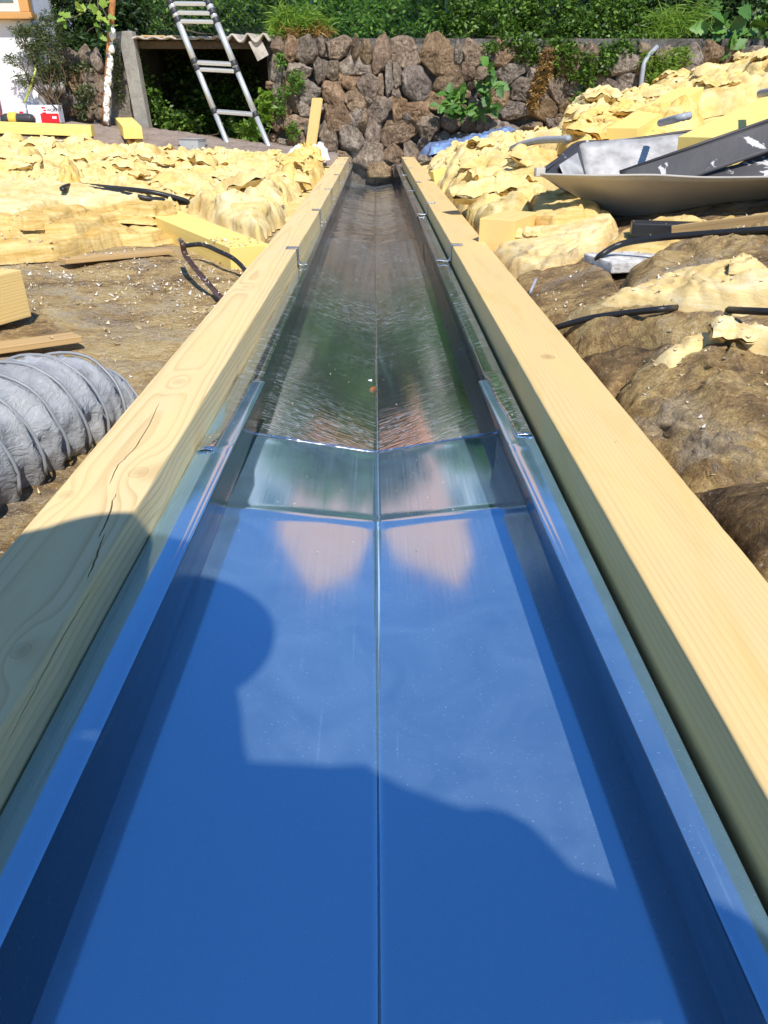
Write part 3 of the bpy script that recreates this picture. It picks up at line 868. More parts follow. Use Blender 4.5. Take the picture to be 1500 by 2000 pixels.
batt('insulation_batt', 'dark brown matted strip between the torn pad and the big hump', 'insulation', pxR((1130, 715), (1180, 790), (1250, 745), (1400, 720), (1600, 715), (1600, 672), (1400, 690), (1250, 700)), ZRs, .05, .018, .006, M['brown'][4], 206, scraps=0, layer=.45, rim=.05, fold=5, ragged=.015, sharp=.3)
batt('insulation_batt', 'pale yellow torn wool skin lying on the pad behind the hump', 'insulation', pxR((1150, 655), (1230, 625), (1330, 606), (1450, 600), (1500, 622), (1540, 655), (1400, 668), (1250, 662)), ZRs, .062, .020, .006, M['wool_soiled'], 216, scraps=14, ssize=.05, rim=.03, fold=5, ragged=.03, lift=.012)
batt('insulation_batt', 'ragged yellow strip torn open along the top of the big brown hump', 'insulation', pxR((1250, 772), (1310, 738), (1400, 720), (1560, 728), (1560, 752), (1420, 748), (1330, 775), (1290, 800)), ZRs, .05, .020, .005, M['wool_soiled'], 217, scraps=14, ssize=.05, rim=.03, fold=7, ragged=.03, lift=.022)
batt('insulation_batt', 'curled soiled batt with a white crust and layered edge under the sheet metal', 'insulation', pxR((960, 505), (985, 540), (1060, 548), (1130, 528), (1175, 492), (1212, 455), (1195, 428), (1110, 428), (1070, 462), (1030, 476)), ZRs, .055, .026, .007, M['wool_soiled'], 207, scraps=30, ssize=.07, rim=.035, fold=4.5, ragged=.02, sharp=.4)
batt('insulation_batt', 'layered yellow batt edge behind the square block', 'insulation', pxR((1035, 472), (1080, 470), (1180, 440), (1160, 405), (1060, 398), (1030, 425)), ZRs, .09, .03, .009, M['wool_strata'], 208, scraps=0, rim=.03, fold=5, ragged=.02)
batt('insulation_batt', 'thin yellow layers lying under the cable at the right edge', 'insulation', pxR((1175, 505), (1260, 498), (1400, 472), (1600, 455), (1600, 428), (1300, 440), (1200, 470)), ZRs, .035, .02, .009, M['wool_strata'], 209, scraps=0, rim=.03, fold=5, ragged=.02)
batt('insulation_batt', 'large slumping yellow batt against the right beam', 'insulation', pxR((868, 388), (905, 445), (950, 470), (1040, 455), (1070, 420), (1085, 370), (1100, 340), (1010, 300), (940, 318), (850, 345)), ZRs, .10, .055, .011, M['wool'], 210, rim=.10, fold=4, ragged=.03, sharp=.5)
batt('insulation_batt', 'rumpled wool filling the valley by the far end of the right beam', 'insulation', pxR((835, 350), (862, 385), (940, 330), (1040, 305), (1110, 300), (1100, 275), (960, 300), (840, 322)), ZRs, .09, .05, .014, M['wool_pale'], 211, rim=.10, fold=4, ragged=.03)
batt('insulation_batt', 'deep yellow ragged heap behind the dark metal box', 'insulation', pxR((1080, 345), (1110, 372), (1180, 330), (1370, 268), (1360, 235), (1210, 240), (1120, 262), (1085, 300)), ZRs, .12, .06, .011, M['wool_orange'], 212, rim=.10, fold=3, ragged=.05)
batt('insulation_batt', 'long ragged yellow batt below the pale rafter at the upper right', 'insulation', pxR((1120, 280), (1240, 262), (1400, 222), (1600, 178), (1600, 135), (1450, 165), (1300, 205), (1180, 238), (1100, 258)), ZRs, .10, .06, .013, M['wool'], 213, rim=.10, fold=2.6, ragged=.06)
batt('insulation_batt', 'torn pointed peak of yellow wool in front of the stone wall', 'insulation', pxR((1080, 272), (1130, 285), (1215, 262), (1230, 240), (1170, 236), (1100, 250)), ZRs, .22, .08, .016, M['wool_pale'], 214, rim=.34, fold=4, ragged=.04)
batt('insulation_batt', 'shaggy yellow wool along the top of the right slope', 'insulation', pxR((1270, 225), (1380, 200), (1620, 150), (1620, 118), (1460, 132), (1330, 168), (1260, 195)), ZRs, .12, .065, .014, M['wool'], 215, rim=.12, fold=2.4, ragged=.08)
stick('rafter', 'pale smooth rafter between wool heaps at the upper right', 'rafter', onR(1380, 268, .17), onR(1600, 160, .19), .22, .1, M['wood_raft'])
stick('rafter', 'second pale rafter sloping up to the right below the stone wall', 'rafter', onR(1215, 250, .17), onR(1350, 170, .19), .16, .1, M['wood_raft'])
stick('rafter', 'pale timber edge running beside the clear blue sheeting', 'rafter', onR(842, 335, .12), onR(985, 296, .12), .10, .1, M['wood_raft'])
c = onR(962, 492)
rotblock('timber_offcut', 'square golden timber block beside the right beam', 'wood block', (c[0] + .05, c[1] - .02, c[2] + .012), (.125, .26, .115), -.50, M['wood_block'])
M['white_slab'] = plain('white_mineral_slab', (.50, .48, .45), .9, 0, .45, 30, .9)
c = onR(1220, 515)
V, Fc = boxVF((0, 0, 0), (.22, .16, .03), rotz(.25), .004)
tag(obj('insulation_slab', V + np.array([c[0] + .02, c[1], c[2] + .006]), Fc, M['white_slab'], None, True), 'white crusted slab showing between brown and yellow wool', 'insulation')

cable('cable', 'thick black cable in front of the sheet metal at the right', [onR(1160, 518, .0), onR(1172, 500, .045), onR(1215, 476, .06), onR(1290, 464, .065), onR(1400, 455, .065), onR(1620, 440, .07)], .0092, M['black'])
cable('cable', 'black cable snaking from the right beam across the brown batt', [onR(1050, 652, .01), onR(1085, 640, .040), onR(1150, 622, .058), onR(1210, 613, .068), onR(1290, 604, .080), onR(1330, 601, .060), onR(1400, 604, .05), onR(1480, 608, .075), onR(1620, 614, .08)], .0068, M['black'])
cable('cable', 'short grey wire sticking up beside the right beam', [onR(1030, 585, .0), onR(1036, 570, .03), onR(1047, 545, .05)], .004, M['grey_conduit'])

def corrugated(name, label, pts, r, mat, pitch):
    p = spline(pts, 10)
    S = np.concatenate([[0], np.cumsum(np.linalg.norm(np.diff(p, axis=0), axis=1))])
    s_ = np.arange(0, S[-1], pitch / 4)
    q = np.stack([np.interp(s_, S, p[:, k]) for k in range(3)], 1)
    rr = r * (1 + .09 * np.sin(s_ / pitch * 2 * math.pi))
    V, Fc = tube(q, rr, 10)
    c = V.mean(0)
    o = obj(name, V, Fc, mat, None, True, c)
    return tag(o, label, 'conduit')
corrugated('conduit', 'grey corrugated conduit arching over the wool by the stone wall', [onR(1000, 290, .12), onR(1020, 282, .17), onR(1055, 274, .19), onR(1110, 272, .20)], .017, M['grey_conduit'], .014)
corrugated('conduit', 'grey corrugated conduit half buried in the right wool', [onR(1290, 240, .24), onR(1320, 232, .27), onR(1350, 225, .27)], .013, M['grey_conduit'], .022)
corrugated('conduit', 'short grey conduit end at the right picture edge', [onR(1485, 183, .26), onR(1510, 178, .28), onR(1540, 172, .28)], .013, M['grey_conduit'], .022)

# ------------------------------------------------------------------ torn-off sheet metal on the right slope
M['cream'] = plain('cream_lacquer', (.46, .42, .36), .38, .0, .05, 12, .05)
M['dull_grey'] = plain('dirty_zinc', (.42, .40, .38), .6, .3, .35, 14, .2)
M['charcoal'] = (lambda s: s.done(s.bsdf(s.mix(s.ramp(s.noise(9, 8, .65, .8), [(.60, 0.), (.62, .9)]), (.050, .047, .050), (.50, .48, .47)), .5, .1, s.bump(s.noise(30, 5), .2, .004), .4)))(N('peeling_charcoal_paint'))
def panel(name, pts, mat, parent, th=.003, n=10):
    """bent sheet between two edge lines (lists of points)"""
    a, b = (np.array(e, float) for e in pts)
    ta = np.linspace(0, len(a) - 1, n * 2)
    tb = np.linspace(0, len(b) - 1, n * 2)
    A_ = np.stack([np.interp(ta, np.arange(len(a)), a[:, k]) for k in range(3)], 1)
    B_ = np.stack([np.interp(tb, np.arange(len(b)), b[:, k]) for k in range(3)], 1)
    t = np.linspace(0, 1, n)[None, :, None]
    V = A_[:, None] * (1 - t) + B_[:, None] * t
    V = V + (.0022 * fbm(V * 9, 2, 77))[..., None] * np.array((0, -1, .3))
    o = obj(name, V, gridF(n * 2, n), mat, parent)
    m = o.modifiers.new('thick', 'SOLIDIFY')
    m.thickness = th
    m.offset = 0
    return o
Yp = 2.95
t1 = thing('bent_sheet_metal', 'folded cream metal sheet with dark soiled inside, lying on the right wool', 'sheet metal', onR(1275, 440))
top = [at_y(1050, 340, 2.88), at_y(1160, 343, 2.74), at_y(1275, 342, 2.64), at_y(1390, 347, 2.54), at_y(1620, 344, 2.32)]
bot = [at_y(1058, 344, 2.92), at_y(1150, 396, 2.99), at_y(1200, 428, 3.0), at_y(1290, 431, 2.92), at_y(1390, 416, 2.82), at_y(1620, 376, 2.56)]
panel('outer_face', (top, bot), M['cream'], t1)
V, Fc = tube(spline(top, 6), .0042, 6)
obj('rolled_rim', V, Fc, M['cream'], t1)
bk = [at_y(1130, 280, 3.42), at_y(1360, 257, 3.42)]
panel('back_face', (bk, [at_y(1155, 396, 3.18), at_y(1400, 390, 3.05)]), M['dull_grey'], t1)
panel('end_face', ([at_y(1052, 338, 2.89), at_y(1130, 280, 3.42)], [at_y(1100, 372, 2.98), at_y(1155, 390, 3.05)]), M['charcoal'], t1)
panel('end_strip', ([at_y(1092, 322, 3.03), at_y(1128, 298, 3.24)], [at_y(1112, 366, 2.97), at_y(1150, 374, 3.02)]), M['dull_grey'], t1)
V, Fc = tube(spline([at_y(1058, 334, 2.90), at_y(1092, 310, 3.15), at_y(1130, 279, 3.42), at_y(1200, 276, 3.42), at_y(1265, 268, 3.42), at_y(1360, 256, 3.42), at_y(1366, 276, 3.40)], 4), .010, 6, True, .6)
obj('folded_rim', V, Fc, M['charcoal'], t1)
V, Fc = boxVF(at_y(1054, 336, 2.88), (.036, .02, .030), rotz(.3), .003)
obj('corner_tab', V, Fc, M['cream'], t1)
t2 = thing('gutter_offcut', 'old charcoal gutter length with peeling white patches at the right edge', 'gutter offcut', onR(1500, 380))
panel('front_face', ([at_y(1212, 334, 2.90), at_y(1360, 285, 2.85), at_y(1560, 216, 2.8)], [at_y(1208, 352, 2.88), at_y(1330, 356, 2.8), at_y(1560, 276, 2.73)]), M['charcoal'], t2)
panel('lower_face', ([at_y(1300, 362, 2.82), at_y(1560, 286, 2.77)], [at_y(1300, 384, 2.76), at_y(1560, 346, 2.70)]), M['charcoal'], t2)
V, Fc = tube([at_y(1210, 336, 2.90), at_y(1360, 284, 2.85), at_y(1560, 214, 2.8)], .006, 6)
obj('rim', V, Fc, M['charcoal'], t2)
stick('board', 'orange brown board under the bent cream sheet metal', 'board', onR(1330, 438, .05), onR(1620, 402, .075), .10, .05, M['wood_orange'])
V, Fc = boxVF((0, 0, 0), (.20, .08, .04), rotz(-.25), .004)
tag(obj('support_block', V + onR(1300, 448, .03), Fc, M['black'], None, False), 'black block propping the bent cream sheet metal', 'block')

# ------------------------------------------------------------------ old coping along the left eaves, with what stands on it
M['coping'] = mat_stone('old_coping', (.20, .15, .13), (.36, .29, .25), (.46, .38, .33))
def ribbon(name, front, back, mat, kind, amp, seed, nu=160, nv=26, drop=.25, lab=None):
    f, b = spline(front, 10), spline(back, 10)
    tu = np.linspace(0, 1, nu)
    A_ = np.stack([np.interp(tu, np.linspace(0, 1, len(f)), f[:, k]) for k in range(3)], 1)
    B_ = np.stack([np.interp(tu, np.linspace(0, 1, len(b)), b[:, k]) for k in range(3)], 1)
    t = np.linspace(0, 1, nv)[None, :, None]
    V = A_[:, None] * (1 - t) + B_[:, None] * t
    V[..., 2] += amp * fbm(V * np.array((6, 14, 6)), 5, seed) + amp * .5 * fbm(V * np.array((25, 40, 25)), 3, seed + 1)
    lip = V[:, :1].copy()
    lip[..., 2] -= drop
    bk = V[:, -1:].copy()
    bk[..., 2] -= drop
    V = np.concatenate([lip, V, bk], 1)
    o = obj(name, V, gridF(nu, nv + 2)[:, ::-1], mat)
    return tag(o, lab, None, None, kind)
cf = [at_y(-120, 268, 7.62), at_y(0, 276, 7.62), at_y(200, 282, 7.62), at_y(400, 294, 7.62), at_y(600, 302, 7.62), at_y(660, 304, 7.62)]
cb = [at_y(-120, 232, 8.02), at_y(0, 234, 8.02), at_y(160, 240, 8.02), at_y(300, 250, 8.02), at_y(440, 268, 8.02), at_y(540, 282, 8.02), at_y(660, 300, 8.02)]
tag(ribbon('coping', cf, cb, M['coping'], None, .02, 301), 'rough pinkish grey mortar coping along the top of the left slope', 'coping')
# lichen-red chips on the coping
M['chip'] = plain('terracotta_chip', (.22, .10, .075), .8, 0, .3, 40, .3)
for px, py, lab in ((118, 257, 'reddish tile chip lying near the long board on the coping'), (202, 272, 'reddish tile chip lying near the short beam end on the coping')):
    p = at_y(px, py, 7.78)
    V, Fc = boxVF((0, 0, 0), (.20, .10, .022), rotz(random.uniform(-.4, .4)), .006)
    V = V + .008 * fbm(V * 30, 2, px)[:, None]
    tag(obj('tile_chip', V + p, Fc, M['chip'], None, True, p), lab, 'tile chip')
M['white_trim'] = plain('white_painted_wood', (.74, .72, .68), .6, 0, .1, 20, .15)
def bar(name, label, cat, pa, pb, wd, ht, mat, parent=None):
    o = stick(name, label, cat, pa, pb, wd, ht, mat)
    return o
bar('trim_board', 'white painted board edge below the coping at the far left', 'board', at_y(46, 277, 7.55), at_y(190, 284, 7.55), .03, .022, M['white_trim'])
bar('trim_board', 'white painted board edge below the coping right of the plastic tray', 'board', at_y(335, 293, 7.55), at_y(640, 303, 7.55), .03, .016, M['white_trim'])
bar('trim_board', 'tan board corner below the coping at the left picture edge', 'board', at_y(-60, 278, 7.5), at_y(46, 281, 7.5), .03, .055, M['wood_block'])
stick('timber', 'long pale yellow board lying on the coping at the far left', 'board', at_y(-40, 236, 7.74), at_y(180, 244, 7.74), .10, .095, M['wood_raft'])
stick('timber', 'yellow square timber end sticking out over the coping', 'board', at_y(258, 247, 7.55), at_y(238, 226, 8.35), .165, .10, M['wood_raft'])

# plastic tray with screws
M['clear_grey'] = plain('cloudy_plastic', (.42, .44, .46), .3, 0, .05, 30, .0)
tr = thing('plastic_tray', 'small cloudy grey plastic tray of dark screws on the coping', 'tray', at_y(378, 295, 7.68))
p0 = np.array(tr.location)
def trayV():
    A = Acc()
    b, t_, h, th = (.085, .055), (.105, .075), .105, .004
    def ring(s, z): return [(-s[0], -s[1], z), (s[0], -s[1], z), (s[0], s[1], z), (-s[0], s[1], z)]
    V = ring(b, 0) + ring(t_, h) + ring((t_[0] + .008, t_[1] + .008), h) + ring((t_[0] - th, t_[1] - th), h - .002) + ring((b[0] - th, b[1] - th), th)
    Fc = [(3, 2, 1, 0)]
    for a, b2 in ((0, 4), (4, 8), (8, 12), (12, 16)):
        Fc += [(a + i, a + (i + 1) % 4, b2 + (i + 1) % 4, b2 + i) for i in range(4)]
    Fc.append((16, 17, 18, 19))
    return np.array(V) @ rotz(-.35).T, Fc
V, Fc = trayV()
obj('box', V + p0, Fc, M['clear_grey'], tr, False)
A = Acc()
rg = np.random.default_rng(5)
for i in range(60):
    c = np.array((rg.uniform(-.06, .06), rg.uniform(-.035, .035), rg.uniform(.02, .06)))
    d = rg.normal(size=3) * (.02, .02, .006)
    A.add(*tube([c - d, c + d], .0035, 5))
A.V = [v @ rotz(-.35).T + p0 for v in A.V]
so = A.obj('screws', M['black'], tr)
so['kind'] = 'stuff'

# fastener carton: white top half, red lower half
M['card_white'] = plain('white_card', (.74, .74, .80), .5, 0, .02, 20, .02)
M['card_red'] = plain('red_card', (.72, .012, .018), .45, 0, .04, 20, .02)
M['ink'] = plain('dark_print', (.10, .10, .12), .5, 0, .02, 20, .0)
YB = 7.88
bx0, bx1 = at_y(52, 205, YB), at_y(118, 240, YB)
ct = thing('fastener_carton', 'red and white fastener carton standing on the coping by the white house', 'carton', (float((bx0[0] + bx1[0]) / 2), YB + .06, float(bx1[2])))
cx, cy, cz = ct.location
W_, H_ = float(bx1[0] - bx0[0]), float(bx0[2] - bx1[2])
obj('carton_body', *boxVF((cx, cy, cz + H_ / 2), (W_, .12, H_), None, .003), M['card_white'], ct, False)
obj('red_band', *boxVF((cx + W_ * .19, cy - .0612, cz + H_ * .27), (W_ * .60, .002, H_ * .52), None), M['card_red'], ct, False)
obj('side_band', *boxVF((cx - W_ * .4, cy - .0612, cz + H_ * .2), (W_ * .18, .002, H_ * .38), None), M['card_red'], ct, False)
obj('sticker', *boxVF((cx + W_ * .34, cy - .0636, cz + H_ * .30), (W_ * .14, .002, H_ * .13), None), M['card_white'], ct, False)
A = Acc()
for sx, dz in ((-.01, .022), (.0, .0), (-.01, -.022)):
    A.add(*boxVF((cx + W_ * .06 + sx, cy - .0612, cz + H_ * .70 + dz), (.034 if dz else .026, .002, .013)))
A.obj('emblem', M['card_red'], ct, False)
def lettering(txt, size, mat, parent, world, ext=.001):
    fc = bpy.data.curves.new('lettering', 'FONT')
    fc.body = txt
    fc.size = size
    fc.extrude = ext
    fc.offset = size * .02
    tmp = bpy.data.objects.new('lettering', fc)
    COL.objects.link(tmp)
    me = bpy.data.meshes.new_from_object(tmp.evaluated_get(bpy.context.evaluated_depsgraph_get()))
    bpy.data.objects.remove(tmp)
    me.materials.clear()
    me.materials.append(mat)
    o = link(bpy.data.objects.new('lettering', me), parent)
    o.rotation_euler = (math.pi / 2, 0, 0)
    o.location = Vector(world) - parent.location
    return o
lettering('W\u00dcRTH', .034, M['ink'], ct, (cx + W_ * .13, cy - .0622, cz + H_ * .635))

# cordless drill lying behind the long board
M['tool_black'] = plain('tool_rubber', (.030, .030, .033), .5, 0, .1, 60, .1)
M['tool_yellow'] = plain('tool_yellow', (.62, .42, .06), .4, 0, .05, 40, .05)
M['steel'] = plain('tool_steel', (.30, .31, .33), .35, .7, .1, 60, .05)
dp = at_y(26, 240, 7.86)
dr = thing('cordless_drill', 'black and yellow cordless drill lying behind the long yellow board', 'drill', dp)
def dv(*p): return dp + np.array(p)
obj('motor_housing', *tube(spline([dv(.20, 0, .015), dv(.15, 0, .03), (dv(.05, 0, .03)), dv(-.03, 0, .028), dv(-.09, 0, .02)], 4), [.03] * 2 + [.048] * 8 + [.052] * 5 + [.046] * 2, 12), M['tool_black'], dr)
obj('yellow_shell', *tube(spline([dv(.05, -.004, .033), dv(.0, -.004, .033), dv(-.02, -.004, .031)], 3), [.054, .056, .0565, .056, .0555, .055, .054], 12), M['tool_yellow'], dr)
obj('chuck', *tube([dv(-.09, 0, .02), dv(-.15, 0, .016), dv(-.19, 0, .013), dv(-.20, 0, .012)], [.030, .036, .030, .012], 12), M['steel'], dr)
obj('drill_bit', *tube([dv(-.2, 0, .012), dv(-.32, 0, .005)], .006, 6), M['steel'], dr)
obj('handle', *tube(spline([dv(.11, 0, .01), dv(.13, .06, -.01), dv(.15, .14, -.02)], 4), .026, 10), M['tool_black'], dr)
obj('battery', *boxVF(dv(.16, .19, -.02), (.12, .07, .08), rotz(.2), .012), M['tool_black'], dr)
# white cup-shaped sealant cap and the orange can at the frame edge
cp = at_y(44, 228, 7.97)
cu = thing('plastic_bottle', 'small white bottle with a red mark beside the carton', 'bottle', cp)
cu0 = np.array(cp)
obj('bottle_body', *tube([cu0 + (0, 0, z) for z in (-.02, 0, .07, .10, .115)], [.05, .055, .055, .04, .022], 12), M['card_white'], cu)
obj('cap', *tube([cu0 + (0, 0, z) for z in (.115, .12, .15)], [.024, .026, .022], 10), M['card_white'], cu)
obj('label_patch', *boxVF(cu0 + (.018, -.052, .03), (.035, .01, .03), rotz(.3), .002), M['card_red'], cu, False)
M['orange_can'] = plain('orange_red_plastic', (.52, .055, .018), .35, 0, .06, 20, .05)
cp = at_y(-22, 238, 7.98)
ca = thing('fuel_can', 'orange red plastic can cut off by the left picture edge', 'can', cp)
c0 = np.array(cp)
obj('can_body', *boxVF(c0 + (-.02, 0, .20), (.26, .16, .36), None, .03), M['orange_can'], ca)
obj('spout', *tube([c0 + (.03, 0, .38), c0 + (.05, 0, .44), c0 + (.07, 0, .50)], [.035, .03, .022], 10), M['orange_can'], ca)
obj('side_rib', *boxVF(c0 + (.108, 0, .19), (.018, .13, .10), None, .006), M['orange_can'], ca)

# ------------------------------------------------------------------ ladder
M['alu'] = plain('ladder_aluminium', (.60, .60, .60), .38, .55, .06, 60, .05)
M['collar'] = plain('ladder_collar', (.03, .03, .032), .5, 0, .1, 60, .05)
La, Lb = at_y(448, 290, 7.90), at_y(322, -24, 8.14)
Ra, Rb = at_y(530, 298, 7.90), at_y(395, -24, 8.14)
lad = thing('telescopic_ladder', 'telescopic aluminium ladder leaning in front of the dark lean-to', 'ladder', (La + Ra) / 2)
ax = (Lb - La) / np.linalg.norm(Lb - La)
# where each rung crosses, as a share of the way up the left rail
def along(py): return (290 - py) / 314.
secs = [(-.35, along(214), .024), (along(214), along(122), .0265), (along(122), along(34), .029), (along(34), along(18), .0315), (along(18), along(2), .034), (along(2), 1.3, .036)]
for a, b in ((La, Lb), (Ra, Rb)):
    for s0, s1, r in secs:
        obj('rail', *tube([a + (b - a) * s0, a + (b - a) * s1], r, 14), M['alu'], lad)
for s_, r in ((along(214), .029), (along(128), .032), (along(116), .034), (along(36), .034), (along(20), .037), (along(3), .039)):
    for a, b in ((La, Lb), (Ra, Rb)):
        p = a + (b - a) * s_
        obj('collar', *tube([p - ax * .022, p - ax * .018, p + ax * .018, p + ax * .022], [r * .96, r, r, r * .96], 14), M['collar'], lad)
for s_ in (along(214), along(130), along(117), along(38), along(22), along(5)):
    p, q = La + (Lb - La) * s_, Ra + (Rb - Ra) * s_
    R = frame_from(q - p, (0, -.25, 1))
    V, Fc = boxVF((0, 0, 0), (np.linalg.norm(q - p) - .05, .062, .028), None, .005)
    ru = obj('rung', V @ R.T + (p + q) / 2, Fc, M['alu'], lad, False)

# ------------------------------------------------------------------ stone wall
YW = 8.3
M['stone'] = mat_stone('field_stone', (.050, .035, .026), (.180, .126, .086), (.38, .285, .20))
M['mortar'] = mat_stone('shadowed_mortar', (.05, .042, .036), (.12, .105, .09), (.22, .20, .175))  # mortar darkened in colour to stand for shadow in the gaps between stones
S2 = 1500 / 550.
stones = []      # centre x, y, width, height in the photograph
for cx_, cy_, w_, h_ in ((185, 262, 72, 130), (265, 272, 108, 135), (345, 240, 48, 90), (435, 258, 128, 108), (526, 262, 40, 105), (580, 268, 70, 115), (662, 296, 88, 170), (785, 288, 155, 125), (965, 292, 200, 160), (1074, 272, 48, 105), (1160, 290, 110, 130),
    (235, 382, 115, 95), (345, 374, 72, 130), (408, 380, 74, 100), (530, 352, 190, 90), (710, 420, 55, 145), (752, 392, 52, 125), (840, 436, 160, 165), (1030, 432, 155, 115), (1130, 372, 80, 95),
    (280, 492, 115, 125), (405, 492, 124, 125), (495, 425, 122, 88), (603, 462, 118, 122), (664, 468, 40, 112), (200, 535, 70, 100), (745, 492, 50, 55), (520, 532, 112, 115), (858, 592, 140, 115), (955, 540, 105, 90), (1235, 480, 100, 90),
    (260, 582, 80, 85), (430, 612, 150, 130), (535, 612, 88, 92), (662, 572, 132, 122), (757, 572, 82, 125), (810, 612, 58, 62), (1290, 520, 125, 115),
    (215, 658, 145, 92), (385, 745, 112, 165), (500, 728, 124, 125), (562, 650, 70, 118), (622, 716, 90, 160), (752, 702, 175, 132), (915, 678, 122, 130), (1035, 652, 112, 95), (1130, 660, 92, 95), (1212, 652, 108, 100), (1290, 716, 200, 135),
    (220, 745, 100, 85), (300, 700, 70, 110), (600, 822, 175, 135), (727, 822, 102, 86), (822, 812, 82, 115), (902, 772, 82, 95), (985, 756, 102, 105), (1100, 764, 142, 115), (110, 250, 60, 90), (110, 380, 60, 130), (120, 520, 70, 110), (110, 650, 60, 110), (460, 850, 100, 100), (655, 905, 150, 90), (900, 860, 100, 80), (760, 900, 90, 70)):
    stones.append((500 + cx_ / S2, cy_ / S2, w_ / S2, h_ / S2))
for cx_, cy_, w_, h_ in ((85, 290, 110, 140), (170, 300, 90, 110), (120, 385, 140, 100), (190, 475, 142, 112), (62, 512, 104, 112), (130, 592, 165, 92), (310, 582, 155, 112), (385, 472, 112, 125), (432, 338, 155, 130), (272, 402, 84, 105), (340, 290, 70, 80), (560, 300, 90, 110), (705, 328, 240, 132), (490, 472, 100, 92), (620, 472, 124, 135), (742, 462, 122, 155), (240, 682, 112, 55), (335, 645, 52, 62), (30, 630, 60, 60), (840, 350, 90, 130), (950, 330, 130, 140), (1080, 345, 150, 160), (1190, 300, 120, 120), (1300, 300, 110, 110), (1440, 295, 130, 100), (440, 570, 90, 80), (540, 560, 90, 80), (860, 470, 110, 80), (60, 700, 100, 60)):
    stones.append((950 + cx_ / S2, cy_ / S2, w_ / S2, h_ / S2))
def stoneVF(w_, h_, dep, rng):
    nr, na = 10, 28
    th = np.arange(na) * 2 * math.pi / na
    k = rng.integers(4, 7)
    ta = np.sort(rng.uniform(0, 2 * math.pi, k) * .35 + np.arange(k) * 2 * math.pi / k)
    cs = rng.uniform(.82, 1.05, k)
    R = np.min([c / np.maximum(np.cos(th - t), .28) for c, t in zip(cs, ta)], axis=0)
    R = np.minimum(R, 1.3) * (1 + .035 * rng.normal(size=na))
    pl = [(rng.normal(0, .30, 2), rng.uniform(.62, .95)) for _ in range(4)]
    V = []
    sd_ = rng.uniform(0, 50)
    for i in range(nr):
        r = (1 - (i / (nr - 1)))
        r = r ** .75
        x, z = R * r * np.cos(th), R * r * np.sin(th)
        d = (1 - r ** 5.5)
        d = np.minimum(d, np.min([n[0] * x + n[1] * z + c for n, c in pl], axis=0))
        p = P3(x * w_ / 2, 0, z * h_ / 2)
        d = dep * d + (.024 * fbm(p * 9 + sd_, 3, 5, .6) + .011 * (np.abs(fbm(p * 24 + sd_, 3, 6)) * 2 - .6)) * min(1, i / 1.5)
        V.append(np.stack([p[:, 0], -d, p[:, 2]], 1))
    V = np.array(V)
    Fc = [tuple(f) for f in gridF(nr, na, True)[:, ::-1]]
    return V.reshape(-1, 3), Fc
wall = thing('stone_wall', 'rubble stone retaining wall behind the end of the gutter', 'wall', (1.2, YW, -.5))
rg = np.random.default_rng(11)
for px, py, w_, h_ in stones:
    c = at_y(px, py, YW)
    sc = np.linalg.norm(c - CAM)
    mpp = (c - CAM) @ FW / F
    V, Fc = stoneVF(w_ * mpp * 1.05, h_ * mpp * 1.07, rg.uniform(.07, .14), rg)
    obj('stone', V + c + (0, .012, 0), Fc, M['stone'], wall, False)
# smaller stones wedged between them
grid_px = [(px, py) for px in range(530, 1500, 9) for py in range(98, 330, 9)]
nf = 0
for px, py in grid_px:
    q = (px + rg.uniform(-4, 4), py + rg.uniform(-4, 4))
    m_ = min((math.hypot((q[0] - a) / (b_ / 2 + 9), (q[1] - b) / (c_ / 2 + 9)) for a, b, b_, c_ in stones))
    if m_ < 1.0: continue
    r = rg.uniform(20, 36)
    stones.append((q[0], q[1], r, r * rg.uniform(.7, 1.1)))
    c = at_y(q[0], q[1], YW)
    mpp = (c - CAM) @ FW / F
    V, Fc = stoneVF(r * mpp, stones[-1][3] * mpp, rg.uniform(.03, .07), rg)
    obj('stone', V + c + (0, .015, 0), Fc, M['stone'], wall, False)
    nf += 1
xs, zs = np.arange(-1.02, 6.5, .03), np.arange(-.8, 1.0, .03)
X, Z = np.meshgrid(xs, zs, indexing='ij')
V = P3(X, YW + .060 - .045 * fbm(P3(X * 6, Z * 6, 1), 4, 71) - .015 * fbm(P3(X * 25, Z * 25, 3), 3, 72), Z)
topz = np.array([float(at_y(750 + 0, py, YW)[2]) for py in (78,)])[0]
A = Acc()
A.add(V, [tuple(f) for f in gridF(len(xs), len(zs))])
n0 = len(xs)
def cap_z(x): return .985 - .022 * np.clip(x + 1.0, 0, 7) + .01 * fbm(P3(x * 5, 0, 0), 3, 8)
V2 = []
for t in np.linspace(0, 1, 6):
    V2.append(np.stack([xs, np.full(n0, YW + .005 + t * .40), cap_z(xs) + .012 * fbm(P3(xs * 9, t * 3, 0), 3, 9)], 1))
lipv = V2[0].copy()
lipv[:, 2] -= .12
V2 = np.array([lipv] + V2)
A.add(V2, [tuple(f)[::-1] for f in gridF(7, n0)][:])
V3 = [(-1.02, YW - .03, -.8), (-1.02, YW + .42, -.8), (-1.02, YW + .42, .96), (-1.02, YW - .03, .96)]
A.add(V3, [(0, 1, 2, 3)])
A.obj('mortar', M['mortar'], wall)

